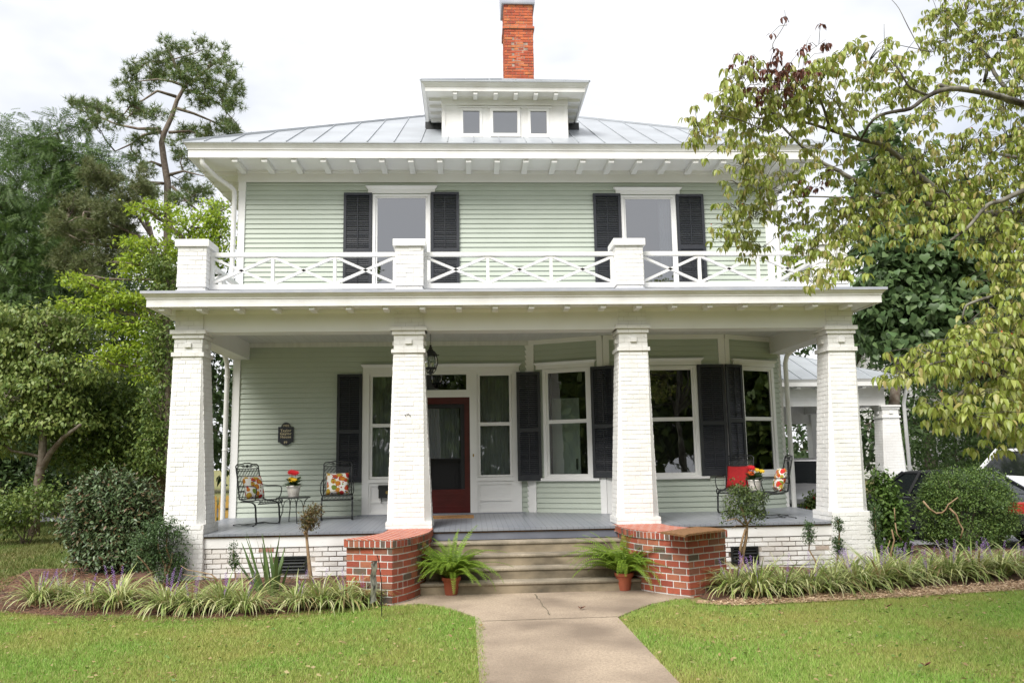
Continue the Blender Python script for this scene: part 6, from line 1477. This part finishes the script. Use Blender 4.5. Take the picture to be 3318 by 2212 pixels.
L_YARD = mat('yard_blade', (.07, .11, .025), .7, (.20, .14, .06), .8, island=[(.08, .13, .024), (.115, .17, .032), (.145, .21, .04), (.18, .19, .065)], trans=.3, detail=7)
blades('yard_grass', [[(-34, 16), (-34, -2), (-14, .6), (-9, -.6), (-7.6, -1.2), (-8.2, 1.6), (-6.2, 2.2), (-5.6, 3.5), (-5.6, 16)]], 260000, .075, 2, L_YARD, (-34, -5), (-2, 16), .012)
def litter(name, polys, n, seed, matl, xr, yr, ln_, wid, zf):
    rs = np.random.default_rng(seed); P = np.stack([rs.uniform(*xr, n), rs.uniform(*yr, n)], 1); keep = np.zeros(n, bool)
    for p_ in polys: keep |= inside(P, p_)
    P = P[keep]; n = len(P); a = rs.uniform(0, 2 * PI, n); d = np.stack([np.cos(a), np.sin(a), rs.normal(size=n) * .25], 1); Z = np.array([zf(x, y) for x, y in P]) + rs.uniform(.0, .02, n)
    V, F = scatter(np.stack([P[:, 0], P[:, 1], Z], 1), d, np.array([0, 0, 1.0]) + rs.normal(size=(n, 3)) * .5, ln_ * rs.uniform(.4, 1.3, n), T_diamond(wid)); return tag(np_mesh(name, V, F, matl), kind='stuff')
lz = lambda x, y: G - .01 + .16 * sm((y + 2.2) / 2.1 * 1.3)
litter('pine_straw', [LE[2:] + [(-1.95, -.2), (-5.3, -.3), (-7.8, 1.5)], [(-7.6, -1.5), (-5.2, -2.5), (-4.2, -2.75), (-3.0, -2.62), (-2.0, -2.12), (-3.4, -2.2), (-5.0, -2.0), (-7.4, -1.2)]], 42000, 3, lm('straw_litter', (.22, .10, .055), (.13, .065, .04), (.30, .16, .085), (.09, .05, .035), trans=.05), (-8, -1.9), (-2.8, 1.5), .06, .12, lz)
litter('wood_chips', [[(2.0, -2.34), (2.5, -2.60), (3.7, -2.46), (4.9, -2.30), (6.6, -2.0), (8.6, -1.5), (8.6, -.9), (6.6, -1.4), (4.9, -1.75), (3.7, -1.95), (2.6, -2.18)]], 22000, 4, lm('chip_litter', (.50, .36, .22), (.36, .24, .14), (.58, .45, .30), (.22, .13, .08), trans=.05), (1.9, 8.7), (-2.7, -.8), .045, .35, lambda x, y: G + .015)
litter('lawn_weeds', [lpoly, rpoly], 5200, 9, lm('weed_leaf', (.10, .20, .035), (.16, .26, .05), (.42, .34, .16), (.30, .20, .09)), (-9, 9), (-8, -1.6), .05, .5, lambda x, y: G + .012)
for i, (uu, vv, lb, mt) in enumerate(((1882, 1971, 'curled brown leaf lying on the walk right of the crack', L_DEAD), (2376, 2000, 'small pale pink leaf lying on the right lawn near the straw edging', L_DOG), (2875, 1965, 'dark brown leaf on the right lawn below the round evergreen', L_DEAD), (2998, 2156, 'reddish leaf in the right lawn close to the bottom of the picture', L_DEAD))):
    q = gz(uu, vv, G + (.012 if i == 0 else .045)); V, F = scatter(np.array([tuple(q)] * 3), np.array([(1, .3, .1), (-.6, .6, .2), (.2, -.8, .25)]), np.array([(0, 0, 1.0)] * 3), np.array([.07, .05, .055]), T_leaf(.5, -.35, .25))
    tag(np_mesh('fallen_leaf', V, F, mt, None, tuple(q)), lb, 'leaf', 'fallen leaves on lawn and walk')
# ================================================================== carport, cars, fences
cp = empty('carport', (8, 11, G), 'open carport with a grey seamed roof and white brick column beside the house', 'carport')
ex0, ex1, ey0, ey1, ez = 5.24, 11.08, 8.5, 14.5, 3.94
m = MB(); m.box(ex0, ex1 - .55, ey0 + .45, ey0 + .75, 3.25, 3.80); m.box(ex1 - .85, ex1 - .55, ey0 + .75, ey1 - .5, 3.25, 3.80); m.box(ex0, ex1 - .55, ey1 - .8, ey1 - .5, 2.95, 3.80); m.box(ex0, ex1 - .5, ey0 + .425, ey0 + .45, 3.50, 3.54); m.build('beam', WHITE, cp)
m = MB(); m.box(ex0, ex1 - .06, ey0 + .06, ey1, 3.755, 3.775); m.box(ex0, ex1 - .06, ey0 + .04, ey0 + .06, 3.76, 3.87); m.box(ex1 - .06, ex1 - .04, ey0 + .04, ey1, 3.76, 3.87); m.hexa([(ex0, ey0 + .04, 3.87), (ex1 - .04, ey0 + .04, 3.87), (ex1 - .04, ey1, 3.87), (ex0, ey1, 3.87), (ex0, ey0, ez), (ex1, ey0, ez), (ex1, ey1, ez), (ex0, ey1, ez)]); m.build('eave', WHITE, cp)
for k in range(9):
    m = MB(); x = 5.6 + .6 * k; m.box(x - .05, x + .05, ey0 + .09, ey0 + .42, 3.70, 3.755); m.build('rafter_tail', TRIM, cp)
m = MB(); hh_ = (ey1 - ey0) / 2; sl_ = .40; A, Bq, Cq, Dq = (ex0, ey0, ez + .005), (ex1, ey0, ez + .005), (ex1, ey1, ez + .005), (ex0, ey1, ez + .005); r0, r1 = (ex0, ey0 + hh_, ez + sl_ * hh_), (ex1 - hh_, ey0 + hh_, ez + sl_ * hh_)
m.F(A, Bq, r1, r0); m.F(Bq, Cq, r1); m.F(Cq, Dq, r0, r1)
for k in range(1, 12):
    x = ex0 + .5 * k - .2; t = min(hh_, ex1 - x); m.bar((x, ey0, ez + .015), (x, ey0 + t, ez + .015 + sl_ * t), .018, .03)
m.bar((ex1, ey0, ez + .01), (r1[0], r1[1], r1[2] + .01), .05, .03); m.build('roof', ROOF, cp)
column('column', 10.40, 10.86, 10.28, 10.98, ey0 + .40, ey0 + .86, ey0 + .30, ey0 + .96, 2.92, .7, .05, 3.26, 700, (2.90, 2.96, 3.14, 3.20, 3.25), cp)
m = MB(); m.box(10.4, 10.8, ey1 - .9, ey1 - .5, .05, 3.25); m.build('rear_post', WBRICK, cp)
m = MB(); m.tube([(11.0, ey0 + .1, 3.78), (11.05, ey0 + .35, 3.5), (11.08, ey0 + .5, 3.3), (11.12, ey0 + .55, .1)], .05, 8); m.build('downspout', WHITE, cp, smooth=True)

CGL = mat('car_glass', (.008, .010, .011), .06, spec=.35); TYRE = mat('tyre', (.015, .015, .016), .8); CHR = mat('bright_metal', (.6, .6, .62), .2, metal=1.0); LAMP = mat('clear_lamp', (.75, .77, .8), .12, spec=.8); TAILM = mat('tail_lamp', (.45, .01, .012), .2, spec=.8); PLAST = mat('dark_trim', (.02, .02, .022), .55)
def car(loc, rz, label, paint, Ln, Wd, Hh, belt, prof, glassp, wheelr=.34, suv=False):
    """prof: (x, z) of bonnet and boot along the length; nose at -x; glassp: x of windscreen base/top, rear top/base"""
    root = empty('parked_car', (0, 0, 0), label, 'car', None); h = Wd / 2
    m = MB(); rings = []
    for x, z in prof:
        e = abs(x) / (Ln / 2); ww = h * (1 - .16 * max(0, e - .72) / .28); zb = .24 + .06 * max(0, e - .8) / .2
        rings.append([(x, -ww * .90, zb), (x, -ww, zb + .18), (x, -ww, z - .22), (x, -ww * .97, z - .08), (x, -ww * .86, z), (x, 0, z + .03), (x, ww * .86, z), (x, ww * .97, z - .08), (x, ww, z - .22), (x, ww, zb + .18), (x, ww * .90, zb)])
    m.loft(rings); o = m.build('body', paint, root, smooth=True); es = o.modifiers.new('e', 'EDGE_SPLIT'); es.split_angle = R_(38)
    a, b_, c, d = glassp; zr = Hh; q = h * .93; t = h * .74; zb = belt
    m = MB()
    def pane(*p): m.F(*p)
    pane((a, -q, zb), (a, q, zb), (b_, t, zr - .05), (b_, -t, zr - .05)); pane((d, q, zb), (d, -q, zb), (c, -t, zr - .05), (c, t, zr - .05))
    for s in (-1, 1): pane((a, s * q, zb), (d, s * q, zb), (c, s * t, zr - .05), (b_, s * t, zr - .05))
    m.build('window', CGL, root)
    m = MB(); ring_ = lambda e, z: [(b_ - e, -t - e * .6, z), (c + e, -t - e * .6, z), (c + e, t + e * .6, z), (b_ - e, t + e * .6, z)]
    m.loft([ring_(.03, zr - .065), ring_(.02, zr - .03), ring_(-.12, zr), ring_(-.4, zr + .012)]); m.build('roof', paint, root, smooth=False)
    for s in (-1, 1):
        for x0, x1 in ((a, b_), (d, c)):
            m = MB(); m.bar((x0, s * q, zb - .01), (x1, s * t, zr - .04), .16 if suv else .07, .06, (0, 1, 0)); m.build('pillar', paint, root)
        for f in ((.36, .60) if not suv else (.30, .55, .78)):
            x0 = a + (d - a) * f; x1 = b_ + (c - b_) * (f + .02); m = MB(); m.bar((x0, s * q * 1.005, zb - .01), (x1, s * t * 1.01, zr - .04), .17 if suv else .06, .05, (0, 1, 0)); m.build('pillar', paint if suv else PLAST, root)
        m = MB(); m.box(a + .12, a + .28, s * (h + .02) - .08, s * (h + .02) + .08, zb + .02, zb + .16); m.build('mirror', paint, root, bevel=.03)
        for x in (-Ln * .31, Ln * .29):
            m = MB(); y0 = s * (h - .10)
            def ringw(r, yy): return [(x + r * math.cos(k * PI / 10), yy, wheelr + r * math.sin(k * PI / 10)) for k in range(20)]
            m.loft([ringw(wheelr - .03, y0 - .10), ringw(wheelr, y0 - .06), ringw(wheelr, y0 + .06), ringw(wheelr - .03, y0 + .11 * 1)]); wo = m.build('wheel', TYRE, root)
            m = MB(); yo = y0 + s * .112; m.loft([ringw(wheelr * .62, yo - .01), ringw(wheelr * .58, yo + .005 * s)]); m.build('rim', CHR, wo)
        m = MB(); xx = -Ln / 2; m.hexa([(xx + .02, s * h * .50, .60), (xx + .34, s * h * .93, .62), (xx + .34, s * h * .945, .62), (xx - .01, s * h * .50, .60), (xx + .06, s * h * .50, .76), (xx + .50, s * h * .90, .82), (xx + .50, s * h * .96, .80), (xx + .02, s * h * .50, .75)]); m.build('headlamp', LAMP, root)
        m = MB(); xx = Ln / 2; m.box(xx - .16, xx + .012, *sorted((s * h * .55, s * h * .90)), belt - .30, belt - .08); m.build('tail_lamp', TAILM, root, bevel=.02)
    m = MB(); m.box(Ln / 2 - .06, Ln / 2 + .05, -h * .8, h * .8, .34, .52); m.build('rear_bumper', PLAST if suv else paint, root, bevel=.03)
    m = MB(); m.box(-Ln / 2 - .03, -Ln / 2 + .06, -h * .5, h * .5, .42, .62); m.build('grille', PLAST, root, bevel=.02)
    root.location = loc; root.rotation_euler = (0, 0, rz); WL[root.name] = Vector(loc); return root
def paint(n, c, me=.0, r=.25): return mat(n, c, r, metal=me, spec=.6)
SED = [(-2.3, .62), (-2.15, .76), (-1.6, .88), (-.9, .97), (0, .98), (1.2, .98), (1.75, .99), (2.15, .94), (2.3, .80)]
gv = G - .006
car((9.3, 4.6, gv), R_(-70), 'black saloon car mostly hidden behind the round evergreen', paint('black_paint', (.012, .012, .015)), 4.6, 1.78, 1.46, .97, SED, (-.95, -.30, .85, 1.55))
WAG = [(-2.35, .70), (-2.2, .86), (-1.6, 1.0), (-1.0, 1.08), (0, 1.09), (1.4, 1.10), (2.1, 1.08), (2.3, .9)]
car((8.55, 9.9, gv), R_(66), 'silver grey car parked inside the carport, seen past the porch corner', paint('silver_paint', (.34, .34, .345), .6, .35), 4.7, 1.9, 1.72, 1.08, WAG, (-1.2, -.35, 1.5, 2.0), .36)
SUVP = [(-2.55, .85), (-2.4, 1.05), (-1.6, 1.16), (-1.1, 1.20), (0, 1.20), (1.6, 1.20), (2.4, 1.18), (2.52, .95)]
car((14.75, 8.8, gv), R_(8), 'white sport utility vehicle at the right edge beyond the round evergreen', paint('white_car_paint', (.78, .79, .80)), 5.1, 1.98, 1.90, 1.20, SUVP, (-1.35, -.75, 2.15, 2.45), .40, True)
def fence(name, a, b, n, h, wd, th, matl, label, pick=True):
    a, b = Vector(a), Vector(b); d = (b - a); L_ = d.length; d.normalize(); root = empty(name, a, label, 'fence'); s = Vector((-d.y, d.x, 0))
    rgn = random.Random(int(L_ * 10))
    for k in range(n):
        c = a + d * (L_ * (k + .5) / n); hz = h * (1 + rgn.uniform(-.015, .015))
        m = MB(); pts = [(-wd / 2, 0), (wd / 2, 0), (wd / 2, hz - .04 if not pick else hz - .16), (wd / 2 * .62, hz - .13) if pick else (wd / 2, hz - .03), (wd / 2, hz - .09) if pick else (wd / 2 - .02, hz), (wd / 2 * .6, hz) if pick else (0, hz), (-wd / 2 * .6, hz) if pick else (0, hz + .001), (-wd / 2, hz - .09) if pick else (-wd / 2 + .02, hz), (-wd / 2 * .62, hz - .13) if pick else (-wd / 2, hz - .03), (-wd / 2, hz - .16 if pick else hz - .04)]
        A_ = [m.P(c + d * x - s * th / 2 + Vector((0, 0, z))) for x, z in pts]; B_ = [m.P(c + d * x + s * th / 2 + Vector((0, 0, z))) for x, z in pts]; m.FI(A_); m.FI(B_[::-1])
        for i in range(len(A_)): j = (i + 1) % len(A_); m.FI([A_[j], A_[i], B_[i], B_[j]])
        m.build('picket' if pick else 'board', matl, root, origin=a)
    for z in (.3, h * .72): m = MB(); m.bar(a + s * (th + .02) + Vector((0, 0, z)), b + s * (th + .02) + Vector((0, 0, z)), .04, .08); m.build('rail', matl, root, origin=a)
    return root
YW = mat('new_pine_wood', (.52, .32, .075), .8, (.42, .25, .06), 6, stretch=(8, 8, .6)); BW = mat('old_fence_wood', (.15, .11, .075), .9, (.10, .075, .05), 5, stretch=(8, 8, .6))
pf = fence('picket_gate', (-8.05, 9.0, G), (-6.85, 9.0, G), 7, 1.03, .125, .022, YW, 'yellow new pine picket gate behind the porch, left of the downspout')
m = MB(); m.box(-7.30, -7.05, 8.96, 8.985, .80, .83); m.box(-7.05, -6.98, 8.95, 8.985, .77, .86); m.build('hinge', BLACKM, pf)
fence('board_fence', (-12.2, 12, G), (-8.6, 12, G), 26, 1.75, .135, .02, BW, 'weathered brown board fence behind the glossy round shrub', False)
# neighbouring house at the far right
nb = empty('neighbour_house', (27, 24, G), 'neighbouring house with a dark roof glimpsed at the right edge', 'house')
m = MB().frame((22.0, 24), 0); clap(m, 0, 12, .5, 7.0, (), .2); m.frame((22, 34), -PI / 2); clap(m, 0, 10, .5, 7, (), .2); m.build('wall', mat('pale_siding', (.60, .60, .58), .7), nb)
m = MB(); m.F((21.2, 23.2, 6.9), (35, 23.2, 6.9), (35, 29, 10.4), (21.2, 29, 10.4)); m.F((21.2, 23.2, 6.7), (21.2, 29, 10.2), (21.2, 29, 10.4), (21.2, 23.2, 6.9)); m.F((35, 34.8, 6.9), (21.2, 34.8, 6.9), (21.2, 29, 10.4), (35, 29, 10.4)); m.F((21.2, 23.2, 6.68), (35, 23.2, 6.68), (35, 23.2, 6.9), (21.2, 23.2, 6.9)); m.build('roof', mat('dark_shingle', (.05, .045, .042), .9, (.07, .06, .055), 8), nb)
m = MB(); m.F((21.98, 24, 7), (21.98, 34, 7), (21.98, 29, 10.1)); m.build('gable', mat('pale_siding_gable', (.60, .60, .58), .7), nb)
